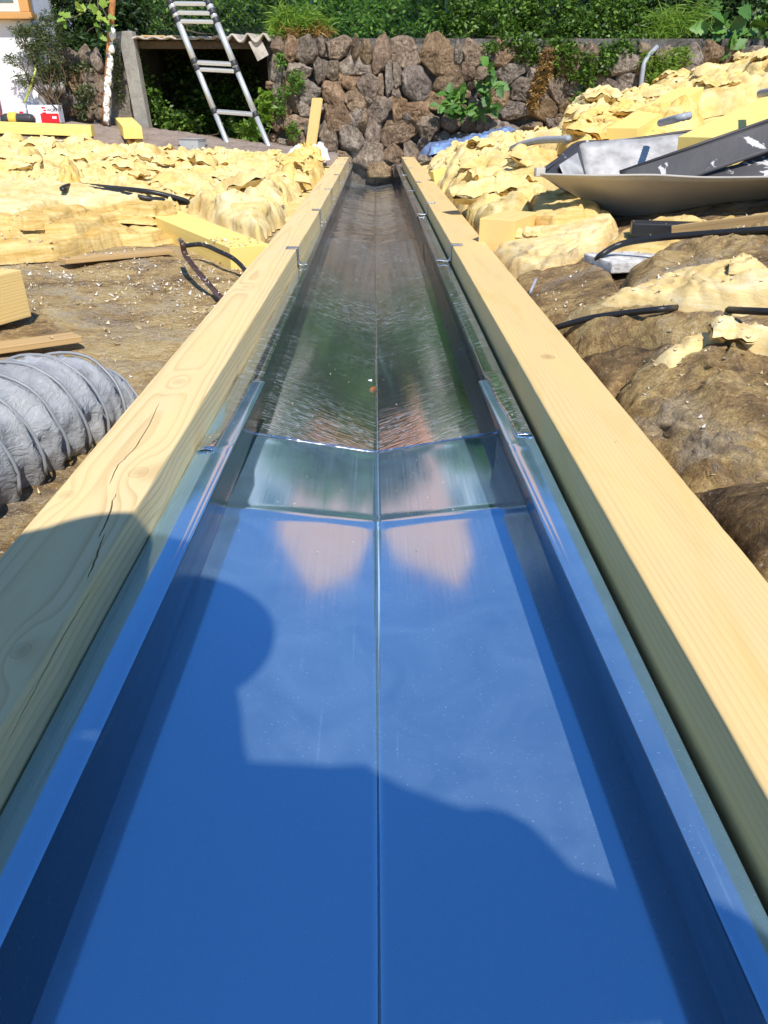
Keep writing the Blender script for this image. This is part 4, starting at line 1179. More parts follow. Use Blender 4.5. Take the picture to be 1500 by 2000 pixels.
# ------------------------------------------------------------------ upper garden ground, lawn and the hillside beyond
M['soil'] = plain('garden_soil', (.10, .075, .045), .95, 0, .4, 12, .5)
M['grass'] = (lambda s: s.done(s.bsdf(s.ramp(s.noise(14, 8, .7), [(.35, (.03, .07, .010)), (.55, (.075, .16, .022)), (.7, (.13, .22, .04))]), .8, 0, s.bump(s.noise(60, 5), .6, .05), .2)))(N('lawn'))
def hillz(x, y):
    return .97 + .055 * np.clip(y - 9.0, 0, 5) + .30 * np.clip(y - 15, 0, 22) + .06 * fbm(P3(x * .5, y * .5), 3, 88)
xs, ys_ = np.linspace(-45, 45, 150), np.concatenate([np.linspace(8.68, 15, 60), np.linspace(15.4, 75, 60)])
X, Y = np.meshgrid(xs, ys_, indexing='ij')
hz = obj('hillside', P3(X, Y, hillz(X, Y)), gridF(len(xs), len(ys_))[:, ::-1], M['grass'])
hz['kind'] = 'structure'
xs, ys_ = np.linspace(-120, 120, 40), np.linspace(-90, 120, 40)
X, Y = np.meshgrid(xs, ys_, indexing='ij')
gr = obj('ground', P3(X, Y, -2.6 + .1 * fbm(P3(X * .1, Y * .1), 2, 5)), gridF(40, 40)[:, ::-1], M['soil'])
gr['kind'] = 'structure'

# ------------------------------------------------------------------ foliage
GREEN = [(.012, .030, .006), (.025, .055, .010), (.045, .095, .016), (.075, .150, .025), (.13, .22, .045)]
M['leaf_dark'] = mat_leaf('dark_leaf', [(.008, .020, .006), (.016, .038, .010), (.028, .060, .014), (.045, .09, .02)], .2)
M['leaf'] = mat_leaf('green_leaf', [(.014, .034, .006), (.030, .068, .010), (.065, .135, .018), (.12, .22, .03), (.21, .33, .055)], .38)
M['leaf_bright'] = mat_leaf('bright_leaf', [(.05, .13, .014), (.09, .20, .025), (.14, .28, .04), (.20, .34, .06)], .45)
M['leaf_olive'] = mat_leaf('grey_green_leaf', [(.045, .065, .025), (.07, .095, .035), (.11, .14, .055), (.15, .17, .07)], .3)
M['leaf_dry'] = mat_leaf('dry_leaf', [(.16, .075, .02), (.26, .13, .035), (.33, .19, .06), (.42, .28, .10)], .25)
M['leaf_yellow'] = mat_leaf('yellow_green_leaf', [(.12, .24, .03), (.20, .32, .04), (.28, .38, .05)], .5)
M['bark'] = plain('bark', (.10, .070, .045), .9, 0, .4, 40, .6)
M['stem'] = plain('green_stem', (.09, .12, .035), .7, 0, .3, 40, .2)

def leafmesh(C, size, rng, ratio=.5, up=.35, fold=.25, mesh_dir=None):
    """diamond leaves, folded along the midrib; each its own island"""
    n = len(C)
    d = rng.normal(size=(n, 3))
    d[:, 2] = d[:, 2] * .55 - .15
    if mesh_dir is not None: d = d * .45 + mesh_dir
    d /= np.linalg.norm(d, axis=1)[:, None]
    nn = rng.normal(size=(n, 3)) + np.array((0, -.35, up * 2))
    s_ = np.cross(d, nn)
    s_ /= np.linalg.norm(s_, axis=1)[:, None]
    nn = np.cross(s_, d)
    L = size * rng.uniform(.6, 1.35, n)[:, None]
    W2 = L * ratio * .5
    b = C
    tip = C + d * L - nn * L * .12
    mid = C + d * L * .45
    l = mid + s_ * W2 + nn * W2 * fold
    r = mid - s_ * W2 + nn * W2 * fold
    V = np.stack([b, r, tip, l], 1).reshape(-1, 3)
    i = np.arange(n)[:, None] * 4
    return V, np.concatenate([i, i + 1, i + 2, i + 3], 1)

def blobpts(blobs, n, rng, hollow=.45, clump=3.0, thr=-.05):
    """points in uneven ellipsoids: clumped, denser towards the outside"""
    out = []
    vol = np.array([b[1][0] * b[1][1] * b[1][2] for b in blobs]) ** .8
    for (c, r), k in zip(blobs, (n * vol / vol.sum()).astype(int)):
        m = k * 4
        d = rng.normal(size=(m, 3))
        d /= np.linalg.norm(d, axis=1)[:, None]
        rad = (hollow + (1 - hollow) * rng.uniform(0, 1, m) ** .7) * (1 + .22 * vn(d * 2.4 + np.array(c) * 3, 3))
        p = np.array(c) + d * rad[:, None] * np.array(r)
        f = vn(p * clump / max(r) * 1.3, 13) + .5 * vn(p * clump / max(r) * 3.1, 15)
        p = p[f > thr]
        out.append(p[:k])
    return np.concatenate(out)

def bush(name, label, cat, base, blobs, n, size, mat, seed, group=None, ratio=.5, stems=6, thr=.04, clump=4.0, wood='bark', srad=.012):
    rng = np.random.default_rng(seed)
    t = thing(name, label, cat, base, group)
    P = blobpts(blobs, n, rng, thr=thr, clump=clump)
    V, Q = leafmesh(P, size, rng, ratio)
    obj('foliage', V, Q, mat, t, False)
    A = Acc()
    b = np.array(base, float)
    for i in range(stems):
        c, r = blobs[i % len(blobs)]
        e = np.array(c) + rng.normal(size=3) * np.array(r) * .4
        mid_ = (b + e) / 2 + rng.normal(size=3) * .15 * np.linalg.norm(e - b) * np.array((1, .4, .5))
        A.add(*tube(spline([b + rng.normal(size=3) * .03, mid_, e], 5), np.linspace(srad, srad * .25, 11), 5))
    A.obj('stems', M[wood], t)
    return t
def atb(px, py, y): return tuple(float(v) for v in at_y(px, py, y))
def blob(px, py, y, rx, ry, dep=None):
    """ellipsoid whose outline is about rx by ry photograph pixels"""
    c = at_y(px, py, y)
    m = (c - CAM) @ FW / F
    return (tuple(float(v) for v in c), (rx * m, dep if dep else max(rx, ry) * m * .55, ry * m))

# hedge and bushes behind and on top of the wall
bush('bush', 'bright leafy bush behind the chain link fence above the middle of the wall', 'bush', atb(760, 85, 9.2), [blob(700, 62, 9.1, 60, 34), blob(770, 40, 9.3, 70, 50), blob(850, 58, 9.1, 50, 36), blob(660, 30, 9.6, 50, 42)], 5200, .058, M['leaf_bright'], 401)
bush('bush', 'sunlit light green hedge beyond the lawn behind the fence', 'hedge', atb(780, 40, 12.5), [blob(680, 5, 12.5, 110, 30, .5), blob(800, -5, 12.6, 120, 36, .5), blob(930, 0, 12.6, 90, 30, .5)], 5200, .08, M['leaf_bright'], 402)
bush('bush', 'dense dark green bush overhanging the wall right of the fence post', 'bush', atb(950, 95, 8.75), [blob(920, 38, 8.8, 70, 52), blob(1000, 40, 8.75, 75, 56), blob(1080, 36, 8.7, 70, 62), blob(1010, 82, 8.35, 60, 16), blob(1100, 92, 8.3, 40, 20), blob(900, -10, 9.2, 110, 40)], 8500, .05, M['leaf'], 403, thr=.0)
bush('bush', 'shaded bush trailing over the wall beside the dried vine', 'bush', atb(1170, 100, 8.6), [blob(1130, 62, 8.55, 52, 46), blob(1160, 110, 8.35, 32, 26), blob(1200, 40, 8.7, 70, 56), blob(1230, 88, 8.45, 40, 26)], 6500, .042, M['leaf'], 404, thr=.0)
bush('bush', 'ragged trailing greenery hanging over the top of the wall above the wall plant', 'bush', atb(1010, 95, 8.3), [blob(970, 92, 8.3, 30, 12), blob(1030, 104, 8.28, 26, 20), blob(1100, 112, 8.25, 34, 24), blob(1185, 118, 8.25, 22, 26), blob(1215, 100, 8.3, 30, 20)], 2600, .042, M['leaf'], 414, wood='stem', srad=.004)
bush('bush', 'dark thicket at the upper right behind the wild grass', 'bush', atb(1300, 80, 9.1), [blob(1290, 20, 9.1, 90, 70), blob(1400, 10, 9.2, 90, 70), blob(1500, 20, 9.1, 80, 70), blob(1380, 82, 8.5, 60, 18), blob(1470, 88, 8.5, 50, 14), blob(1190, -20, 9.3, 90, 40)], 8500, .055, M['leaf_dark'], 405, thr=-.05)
bush('bush', 'light weeds growing on the wall beside the dark grey pipe', 'weeds', atb(1290, 160, 8.2), [blob(1300, 128, 8.22, 26, 30), blob(1282, 158, 8.18, 24, 18), blob(1325, 112, 8.25, 26, 20), blob(1262, 120, 8.2, 12, 22)], 1500, .045, M['leaf_yellow'], 406, ratio=.28, wood='stem', srad=.005)
bush('bush', 'wispy weeds rooted in the wall joints left of the dried vine plant', 'weeds', atb(1140, 200, 8.18), [blob(1148, 150, 8.2, 14, 34), blob(1124, 150, 8.2, 18, 10), blob(1132, 195, 8.18, 18, 14), blob(1152, 120, 8.2, 20, 14)], 700, .045, M['leaf'], 407, ratio=.4, wood='stem', srad=.004)
bush('bush', 'small ivy patch on the left end of the stone wall', 'ivy', atb(556, 180, 8.2), [blob(548, 118, 8.2, 10, 16), blob(578, 158, 8.2, 16, 22), blob(555, 178, 8.2, 14, 14), blob(545, 210, 8.2, 12, 20), blob(572, 258, 8.2, 16, 18)], 800, .034, M['leaf_bright'], 408, wood='stem', srad=.004)
bush('bush', 'leafy shoot beside the ladder foot at the corner of the wall', 'weeds', atb(512, 270, 8.15), [blob(515, 215, 8.15, 12, 26), blob(492, 258, 8.12, 20, 16), blob(520, 190, 8.15, 8, 14)], 260, .085, M['leaf_yellow'], 409, wood='stem', srad=.006)
bush('dried_vine', 'brown dried vine hanging down the stones', 'dry vine', atb(1075, 100, 8.2), [blob(1072, 112, 8.2, 14, 18), blob(1062, 140, 8.18, 16, 20), blob(1052, 170, 8.18, 14, 20), blob(1042, 200, 8.18, 9, 22)], 1300, .04, M['leaf_dry'], 410, ratio=.3, wood='bark', srad=.005)
bush('bush', 'dry and green grass tufts on the end of the wall by the lean-to roof', 'grass tuft', atb(580, 75, 8.5), [blob(560, 45, 8.5, 34, 30), blob(610, 50, 8.5, 34, 26), blob(540, 68, 8.4, 22, 10)], 1600, .11, M['leaf_yellow'], 411, ratio=.10, wood='stem', srad=.004)
bush('bush', 'dry straw coloured grass on top of the wall left of the hedge', 'grass tuft', atb(600, 72, 8.45), [blob(565, 66, 8.42, 26, 8), blob(625, 64, 8.45, 26, 10)], 700, .10, M['leaf_dry'], 412, ratio=.09, wood='stem', srad=.003)
bush('bush', 'arching wild grass above the dark grey pipe', 'grass tuft', atb(1320, 90, 8.6), [blob(1340, 50, 8.6, 60, 44), blob(1290, 60, 8.6, 50, 40)], 1400, .14, M['leaf_yellow'], 413, ratio=.06, wood='stem', srad=.004)
# dark bushes at the upper left
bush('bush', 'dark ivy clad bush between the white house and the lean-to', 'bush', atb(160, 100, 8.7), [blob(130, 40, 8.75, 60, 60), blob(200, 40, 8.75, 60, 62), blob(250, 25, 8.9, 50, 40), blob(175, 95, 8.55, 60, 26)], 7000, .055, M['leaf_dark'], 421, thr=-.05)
bush('bush', 'leafy green bush behind the fence above the lean-to roof', 'bush', atb(340, 50, 9.6), [blob(300, 25, 9.6, 60, 40), blob(400, 20, 9.8, 70, 40), blob(480, 15, 9.9, 70, 34), blob(540, 20, 10.2, 50, 30)], 6000, .05, M['leaf'], 422)
bush('bush', 'bright garden shrubs far behind the ladder', 'bush', atb(440, 35, 12), [blob(300, 5, 12, 80, 30, .5), blob(460, 10, 12, 90, 24, .5), blob(560, 5, 12, 70, 28, .5)], 3500, .085, M['leaf_bright'], 423)
bush('rosemary_shrub', 'wispy grey green shrub leaning against the white house', 'shrub', atb(105, 200, 7.95), [blob(62, 75, 7.95, 34, 26), blob(85, 110, 7.95, 36, 30), blob(40, 60, 7.9, 20, 14), blob(100, 60, 8.0, 34, 34), blob(28, 118, 7.9, 22, 12), blob(50, 155, 7.9, 24, 14), blob(100, 150, 8.0, 28, 24)], 4200, .042, M['leaf_olive'], 424, ratio=.2, stems=26, thr=.0, clump=5, srad=.007)
# ivy in the lean-to
bush('ivy', 'ivy spreading over the floor and back of the dark lean-to', 'ivy', atb(330, 250, 8.9), [blob(300, 215, 8.55, 30, 50), blob(340, 240, 8.6, 60, 24), blob(270, 160, 8.45, 16, 60), blob(430, 225, 9.2, 80, 50), blob(400, 160, 9.5, 110, 60, .15), blob(470, 250, 8.7, 40, 18)], 7000, .052, M['leaf'], 425, thr=-.05)
bush('ivy', 'small ivy strands on the rough stones by the rusty pole', 'ivy', atb(170, 220, 8.15), [blob(150, 130, 8.2, 40, 14), blob(165, 180, 8.15, 26, 16), blob(160, 215, 8.15, 14, 20), blob(225, 120, 8.15, 10, 40), blob(232, 175, 8.2, 10, 26)], 1500, .034, M['leaf_olive'], 426, wood='stem', srad=.004)

# plants whose leaves can be told apart: every leaf a part
def bigleaf(L, rng, lobes=0):
    """one leaf lying along +x in its own frame, toothed and folded, 26 triangles or so"""
    n = 9
    V, Fc = [], []
    for i in range(n + 1):
        t = i / n
        wv = math.sin(math.pi * min(1, t * .97 + .02)) ** .8 * (1.15 - .5 * t) * .36 * L
        wv *= 1 + (.20 * math.cos(i * math.pi) if 0 < i < n else 0) + (lobes * .35 * math.sin(t * 9) if lobes else 0)
        wv = max(wv, .0005)
        z = -.10 * L * t * t
        V += [(t * L, -wv, z + wv * .28), (t * L, 0, z), (t * L, wv, z + wv * .28)]
        if i:
            a = (i - 1) * 3
            Fc += [(a, a + 3, a + 4, a + 1), (a + 1, a + 4, a + 5, a + 2)]
    return mesh('leaf', V, Fc, None, True)
LM = {}
def leafplant(name, label, cat, base, stems, L, mat, seed, per=5, spread=.05, lobes=0, wood='stem', srad=.005, fr=1.0):
    rng = np.random.default_rng(seed)
    t = thing(name, label, cat, base)
    key = (mat.name, lobes)
    if key not in LM:
        LM[key] = []
        for k in range(4):
            me = bigleaf(1.0, rng, lobes)
            me.materials.append(mat)
            LM[key].append(me)
    for path in stems:
        p = spline(path, 8)
        obj('stem', *tube(p, np.linspace(srad, srad * .35, len(p)), 5), M[wood], t)
        for k in range(per):
            i = int((.25 + .75 * (k + rng.uniform(.2, .8)) / per) * (len(p) - 1))
            c = p[i]
            d = rng.normal(size=3) * (1, .35, .7) + np.array((0, -.35, .05))
            d /= np.linalg.norm(d)
            nn = np.array((0, -.75, .65)) + rng.normal(size=3) * .35
            y_ = np.cross(nn, d)
            y_ /= np.linalg.norm(y_)
            z_ = np.cross(d, y_)
            o = bpy.data.objects.new('leaf', LM[key][rng.integers(4)])
            s_ = L * rng.uniform(.65, 1.25)
            link(o, t)
            o.matrix_local = Matrix.Translation(Vector(c + d * .01 - np.array(base))) @ Matrix((d, y_, z_)).transposed().to_4x4() @ Matrix.Scale(s_, 4)
    return t
M['leaf_single'] = (lambda s: s.done(s.bsdf(s.mix(s.n('ObjectInfo').outputs['Random'], (.035, .10, .012), (.11, .23, .034)), .42, 0, s.bump(s.noise(40, 3), .3, .01), .4, Transmission_Weight=0.0)))(N('broad_leaf'))
M['leaf_vine'] = (lambda s: s.done(s.bsdf(s.mix(s.n('ObjectInfo').outputs['Random'], (.10, .19, .02), (.26, .35, .05)), .45, 0, s.bump(s.noise(40, 3), .3, .01), .3)))(N('vine_leaf'))
leafplant('wall_plant', 'broad leaved green plant growing out of the middle of the stone wall', 'plant', atb(925, 235, 8.2),
    [[at_y(925, 232, 8.22), at_y(940, 190, 8.1), at_y(952, 140, 8.05), at_y(955, 100, 8.05)], [at_y(925, 232, 8.22), at_y(935, 200, 8.08), at_y(960, 175, 8.0), at_y(974, 160, 8.0)], [at_y(920, 235, 8.22), at_y(905, 210, 8.05), at_y(880, 200, 8.0), at_y(850, 208, 8.0)], [at_y(920, 235, 8.22), at_y(900, 195, 8.1), at_y(885, 185, 8.05), at_y(868, 190, 8.05)], [at_y(925, 235, 8.2), at_y(912, 225, 8.05), at_y(900, 215, 8.0), at_y(880, 228, 8.0)], [at_y(925, 230, 8.2), at_y(945, 215, 8.05), at_y(965, 200, 8.0)]], .12, M['leaf_single'], 431, per=13)
leafplant('vine', 'pale vine shoots with yellow green leaves hanging by the rusty pole', 'vine', atb(205, 0, 8.1),
    [[at_y(185, -20, 8.0), at_y(168, 20, 7.95), at_y(140, 35, 7.9), at_y(120, 36, 7.9)], [at_y(190, -20, 8.0), at_y(200, 15, 7.95), at_y(212, 40, 7.9), at_y(218, 62, 7.9)], [at_y(190, -20, 8.0), at_y(192, 20, 7.9), at_y(196, 45, 7.85), at_y(190, 70, 7.85)]], .095, M['leaf_vine'], 432, per=6, lobes=1, wood='bark', srad=.006)
leafplant('broadleaf_plant', 'large dark leaved plant at the upper right corner above the wall', 'plant', atb(1450, 80, 8.5),
    [[at_y(1440, 95, 8.6), at_y(1430, 70, 8.4), at_y(1415, 45, 8.3)], [at_y(1450, 95, 8.6), at_y(1460, 60, 8.4), at_y(1470, 20, 8.3)], [at_y(1470, 95, 8.6), at_y(1490, 70, 8.4), at_y(1500, 40, 8.3)], [at_y(1440, 95, 8.6), at_y(1430, 95, 8.3), at_y(1425, 100, 8.2)], [at_y(1450, 95, 8.6), at_y(1400, 70, 8.45), at_y(1385, 50, 8.4)]], .16, M['leaf_single'], 433, per=8)

# ------------------------------------------------------------------ chain link fence
M['fence'] = plain('fence_green', (.018, .060, .040), .45, .2, .1, 60, .05)
fe = thing('chain_link_fence', 'dark green chain link fence with slim posts along the top of the wall', 'fence', (-.5, 8.92, .97))
A = Acc()
x0f, x1f, z0f, hf, dia = -2.6, 2.2, .99, 1.15, .075
k = int((x1f - x0f + hf) / dia)
for i in range(k):
    for sgn in (1, -1):
        a = x0f - hf + i * dia if sgn > 0 else x0f + i * dia
        p, q = np.array((a, 8.92 + .004 * sgn, z0f)), np.array((a + sgn * hf * (1 if sgn > 0 else 1), 8.92 + .004 * sgn, z0f + hf))
        t0, t1_ = 0., 1.
        for (lo, hi) in ((x0f, x1f),):
            dx = q[0] - p[0]
            ta, tb = sorted(((lo - p[0]) / dx, (hi - p[0]) / dx))
            t0, t1_ = max(t0, ta), min(t1_, tb)
        if t1_ - t0 > .02: A.add(*tube([p + (q - p) * t0, p + (q - p) * t1_], .0022, 3, False))
A.obj('wire_mesh', M['fence'], fe)['kind'] = 'stuff'
for x in (-2.55, -.63, 0.72, 2.15):
    obj('post', *tube([(x, 8.9, .7), (x, 8.9, 2.15)], .022, 10), M['fence'], fe)
obj('tension_wire', *tube([(x0f, 8.92, 1.02), (x1f, 8.92, 1.02)], .003, 5), M['fence'], fe)

# ------------------------------------------------------------------ lean-to with corrugated roof
M['concrete'] = mat_stone('weathered_concrete', (.22, .20, .17), (.36, .33, .29), (.46, .43, .38))
M['fibre'] = (lambda s: s.done(s.bsdf(s.ramp(s.noise(8, 8, .7), [(.35, (.26, .22, .18)), (.55, (.46, .40, .34)), (.7, (.56, .50, .43))]), .85, 0, s.bump(s.noise(60, 5), .5, .006), .2)))(N('fibre_cement'))
M['dark_wall'] = plain('dark_leanto_wall', (.055, .050, .040), .9, 0, .4, 8, .4)  # very dark base colour for the lean-to's walls and floor
le = thing('lean_to', 'dark lean-to with a corrugated fibre cement roof behind the ladder', 'lean-to', atb(390, 270, 8.9))
xa, xb_ = at_y(228, 66, 8.2)[0], at_y(527, 66, 8.2)[0]
zr = at_y(380, 72, 8.2)[2]
xs = np.linspace(xa, xb_, 150)
ysr = np.linspace(8.18, 9.7, 10)
X, Y = np.meshgrid(xs, ysr, indexing='ij')
ampw = .008 + .024 * np.clip((X - (xb_ - .55)) / .25, 0, 1)
Zr = zr + .0 * X + .06 * (Y - 8.2) + ampw * np.cos((X - xb_ + .06) * 2 * math.pi / .146)
ro = obj('roof', P3(X, Y, Zr), gridF(150, 10)[:, ::-1], M['fibre'], le)
md = ro.modifiers.new('thick', 'SOLIDIFY')
md.thickness = .016
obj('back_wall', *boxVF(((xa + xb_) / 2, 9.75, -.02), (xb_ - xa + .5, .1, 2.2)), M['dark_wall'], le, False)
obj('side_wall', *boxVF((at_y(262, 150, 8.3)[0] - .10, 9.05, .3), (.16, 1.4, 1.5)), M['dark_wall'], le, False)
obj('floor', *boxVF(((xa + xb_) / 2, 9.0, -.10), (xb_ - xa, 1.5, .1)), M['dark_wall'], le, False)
Pb, Pt = at_y(283, 255, 8.25), at_y(250, 74, 8.25)
R = frame_from(Pt - Pb, (0, -1, 0))
V, Fc = boxVF((0, 0, 0), (np.linalg.norm(Pt - Pb) + .1, .13, .14), None, .012)
obj('gate_post', V @ R.T + (Pb + Pt) / 2, Fc, M['concrete'], le, False)
obj('beam', *boxVF(((xa + xb_) / 2, 8.36, zr - .055), (xb_ - xa - .1, .08, .06), None, .005), M['bark'], le, False)
for px, wv in ((300, .22), (350, .16), (250, .12)):
    c = at_y(px, 71, 8.27)
    obj('packing_slat', *boxVF(c, (wv, .06, .014), rotz(.1), .003), M['wood_orange'], le, False)
c = at_y(505, 95, 8.22)
V, Fc = boxVF((0, 0, 0), (.12, .015, .17), frame_from((1, .2, .5)), .004)
obj('broken_sheet', V + c, Fc, M['fibre'], le, False)

# ------------------------------------------------------------------ low wall of rough stones at the left
lw = thing('low_stone_wall', 'short rough stone wall overgrown with ivy between house and pole', 'wall', (-2.9, 8.35, 0))
for px, py, w_, h_ in ((118, 115, 24, 26), (140, 118, 36, 30), (166, 112, 30, 34), (188, 118, 26, 32), (120, 142, 30, 20), (148, 145, 32, 24), (178, 146, 36, 26), (108, 165, 20, 18), (150, 168, 26, 22), (176, 174, 34, 26), (196, 165, 22, 30), (122, 190, 30, 22), (150, 194, 30, 24), (180, 200, 34, 26), (134, 215, 34, 24), (166, 222, 36, 26), (196, 222, 24, 24), (110, 220, 18, 22), (198, 195, 16, 24)):
    c = at_y(px, py, 8.2)
    mpp = (c - CAM) @ FW / F
    V, Fc = stoneVF(w_ * mpp * 1.1, h_ * mpp * 1.1, rg.uniform(.04, .09), rg)
    obj('stone', V + c, Fc, M['stone'], lw)
xs, zs = np.arange(-3.25, -2.35, .04), np.arange(-.3, .82, .04)
X, Z = np.meshgrid(xs, zs, indexing='ij')
obj('mortar', P3(X, 8.22 - .06 * fbm(P3(X * 6, Z * 6), 3, 91), Z), gridF(len(xs), len(zs)), M['mortar'], lw)
M['lead'] = plain('grey_pipe_bend', (.30, .28, .26), .6, 0, .2, 20, .2)
pb = thing('drain_pipe', 'grey drain pipe elbow sticking out of the low stone wall', 'pipe', at_y(85, 200, 8.0))
obj('pipe_elbow', *tube(spline([at_y(88, 215, 8.02), at_y(85, 190, 8.0), at_y(90, 178, 7.98), at_y(105, 172, 8.0), at_y(122, 169, 8.05)], 5), .048, 12), M['lead'], pb)
obj('pipe_collar', *tube([at_y(116, 170, 8.03), at_y(124, 169, 8.05)], .056, 12), M['lead'], pb)

# rusty pole with white foam
M['rust'] = plain('orange_rust', (.36, .15, .045), .75, 0, .45, 25, .4)
M['foam'] = plain('dried_white_foam', (.72, .70, .66), .8, 0, .08, 40, .5)
pl = thing('rusty_pole', 'rusty orange pole caked with dried white foam', 'pole', at_y(205, 245, 7.98))
pa, pz = at_y(204, 243, 7.98), at_y(221, -20, 7.98)
obj('pole_shaft', *tube([pa + (pz - pa) * t for t in np.linspace(0, 1, 8)], .028, 10), M['rust'], pl)
A = Acc()
rgp = np.random.default_rng(3)
for t in np.concatenate([np.linspace(.03, .48, 26), np.linspace(.5, .72, 10)]):
    c = pa + (pz - pa) * t + np.array((.018 + rgp.normal(0, .005), -.018, 0))
    V, Fc = stoneVF(.045 * rgp.uniform(.7, 1.2), .07, .03, rgp)
    if t < .05 or .08 < t < .20 or .22 < t < .36 or .38 < t < .5 or rgp.uniform() > .5: A.add(V + c, Fc)
A.obj('foam', M['foam'], pl)
# yellow-green hose
cable('hose', 'yellow green hose hanging down the corner of the white house', [at_y(48, 200, 7.9), at_y(58, 175, 7.9), at_y(66, 150, 7.9), at_y(72, 125, 7.95), at_y(72, 112, 8.0)], .011, plain('hose_green', (.38, .42, .10), .5, 0, .1, 30, .05), 'hose')

# ------------------------------------------------------------------ white house at the left edge
M['render_white'] = plain('white_render', (.72, .70, .72), .9, 0, .05, 14, .35)
M['glass'] = (lambda s: s.done(s.bsdf((.10, .13, .12), .04, 0, None, .8)))(N('window_glass'))
M['frame_wood'] = mat_wood('orange_frame', (.55, .29, .10), (.40, .19, .06), 0, 0, .012, .002)
M['sash'] = plain('sash_paint', (.62, .58, .50), .5, 0, .05, 30, .05)
YH = 8.08
ho = thing('white_house', 'white rendered house with an orange framed window at the left edge', 'house', atb(0, 200, YH))
cr = at_y(76, 120, YH)
obj('house_wall', *boxVF((cr[0] - 2.0, YH + 2.0, 1.2), (4.0, 4.0, 4.6), None, .01), M['render_white'], ho, False)
wl, wr_, wb = at_y(-90, 40, YH)[0], at_y(66, 40, YH)[0], at_y(20, 38, YH)[2]
fw_ = .085
obj('window_sill', *boxVF(((wl + wr_) / 2, YH - .045, wb + .02), (wr_ - wl + .06, .13, .05), None, .006), M['frame_wood'], ho, False)
wf = obj('window_frame', *boxVF((wr_ - fw_ / 2, YH - .02, wb + .55), (fw_, .08, 1.0), None, .006), M['frame_wood'], ho, False)
obj('frame_jamb', *boxVF((wl + fw_ / 2, YH - .02, wb + .55), (fw_, .08, 1.0), None, .006), M['frame_wood'], ho, False)
obj('frame_head', *boxVF(((wl + wr_) / 2, YH - .02, wb + 1.09), (wr_ - wl, .08, .08), None, .006), M['frame_wood'], ho, False)
sa = obj('sash', *boxVF(((wl + wr_) / 2, YH - .012, wb + .55), (wr_ - wl - 2 * fw_ - .002, .03, .99), None, .004), M['sash'], ho, False)
obj('pane', *boxVF(((wl + wr_) / 2, YH - .029, wb + .585), (wr_ - wl - 2 * fw_ - .11, .006, .92)), M['glass'], ho, False)

# ------------------------------------------------------------------ odds and ends by the wall
M['clear_blue'] = plain('blue_sheeting', (.16, .24, .42), .2, 0, .45, 14, .6, .7)
batt('plastic_sheeting', 'crumpled blue and clear plastic sheeting at the foot of the stone wall', 'plastic sheeting', [at_y(822, 318, 7.9)[:2], at_y(840, 330, 7.5)[:2], at_y(985, 300, 7.6)[:2], at_y(1000, 285, 8.0)[:2], at_y(900, 290, 8.15)[:2], at_y(828, 300, 8.1)[:2]], lambda X: ZR(X) + .085, .03, .028, .012, M['clear_blue'], 501, scraps=0, layer=.4, rim=.06, fold=6)
M['white_wrap'] = plain('white_wrap', (.74, .73, .72), .6, 0, .05, 20, .5)
batt('plastic_wrap', 'crumpled white plastic wrap beside the far end of the left beam', 'plastic wrap', [at_y(562, 318, 7.2)[:2], at_y(632, 324, 7.1)[:2], at_y(645, 308, 7.45)[:2], at_y(600, 302, 7.55)[:2], at_y(566, 306, 7.5)[:2]], lambda X: ZL(X) + .07, .06, .045, .012, M['white_wrap'], 502, scraps=0, rim=.08, fold=8)
stick('stake', 'upright split wooden stake leaning against the stone wall', 'stake', at_y(604, 292, 8.02), at_y(618, 191, 8.12), .115, .03, M['wood_block'])
cable('corrugated_pipe', 'dark grey pipe hanging over the stone wall among the weeds', [at_y(1283, 92, 8.3), at_y(1268, 108, 8.2), at_y(1258, 125, 8.15), at_y(1254, 150, 8.13), at_y(1250, 185, 8.12)], .022, M['grey_conduit'], 'pipe', 10)

# ------------------------------------------------------------------ shavings, chips and crumbs of plaster lying about
M['chips'] = (lambda s: s.done(s.bsdf(s.ramp(s.n('NewGeometry').outputs['Random Per Island'], [(0., (.62, .50, .30)), (.35, (.55, .50, .42)), (.55, (.40, .29, .15)), (.8, (.62, .57, .50)), (1., (.10, .07, .045))], 'CONSTANT'), .85)))(N('shavings'))
def scatter(name, label, poly, n, smin, smax, seed, ztop=1.2):
    rng = np.random.default_rng(seed)
    p = np.asarray(poly, float)[:, :2]
    lo, hi = p.min(0), p.max(0)
    XY = rng.uniform(lo, hi, (n * 4, 2))
    keep = (inside_dist(XY[:, 0], XY[:, 1], p) > 0) & (fbm(P3(XY[:, 0] * 2.5, XY[:, 1] * 2.5), 3, seed) > rng.uniform(-.45, .25, n * 4))
    XY = XY[keep][:n]
    bpy.context.view_layer.update()
    dg = bpy.context.evaluated_depsgraph_get()
    V, Q = [], []
    for x, y in XY:
        hit, loc, nor, *_ = SC.ray_cast(dg, Vector((x, y, ztop)), Vector((0, 0, -1)))
        if not hit: continue
        L = smin + (smax - smin) * rng.uniform() ** 3
        w2 = L * rng.uniform(.15, .6)
        a = rng.uniform(0, 6.28)
        d = Vector((math.cos(a), math.sin(a), rng.normal(0, .25))).normalized()
        e = Vector((-math.sin(a), math.cos(a), rng.normal(0, .25))).normalized()
        c = Vector(loc) + Vector((0, 0, L * .12))
        cu = Vector((0, 0, L * rng.uniform(.05, .4)))
        k = len(V)
        V += [c - d * L / 2 + cu, c - e * w2 / 2, c + d * L / 2 + cu, c + e * w2 / 2, c - Vector((0, 0, L * .2))]
        Q += [(k, k + 1, k + 3), (k + 1, k + 2, k + 3), (k, k + 4, k + 1), (k + 1, k + 4, k + 2), (k + 2, k + 4, k + 3), (k + 3, k + 4, k)]
    o = obj(name, [tuple(v) for v in V], Q, M['chips'], None, False)
    return tag(o, label, None, None, 'stuff')
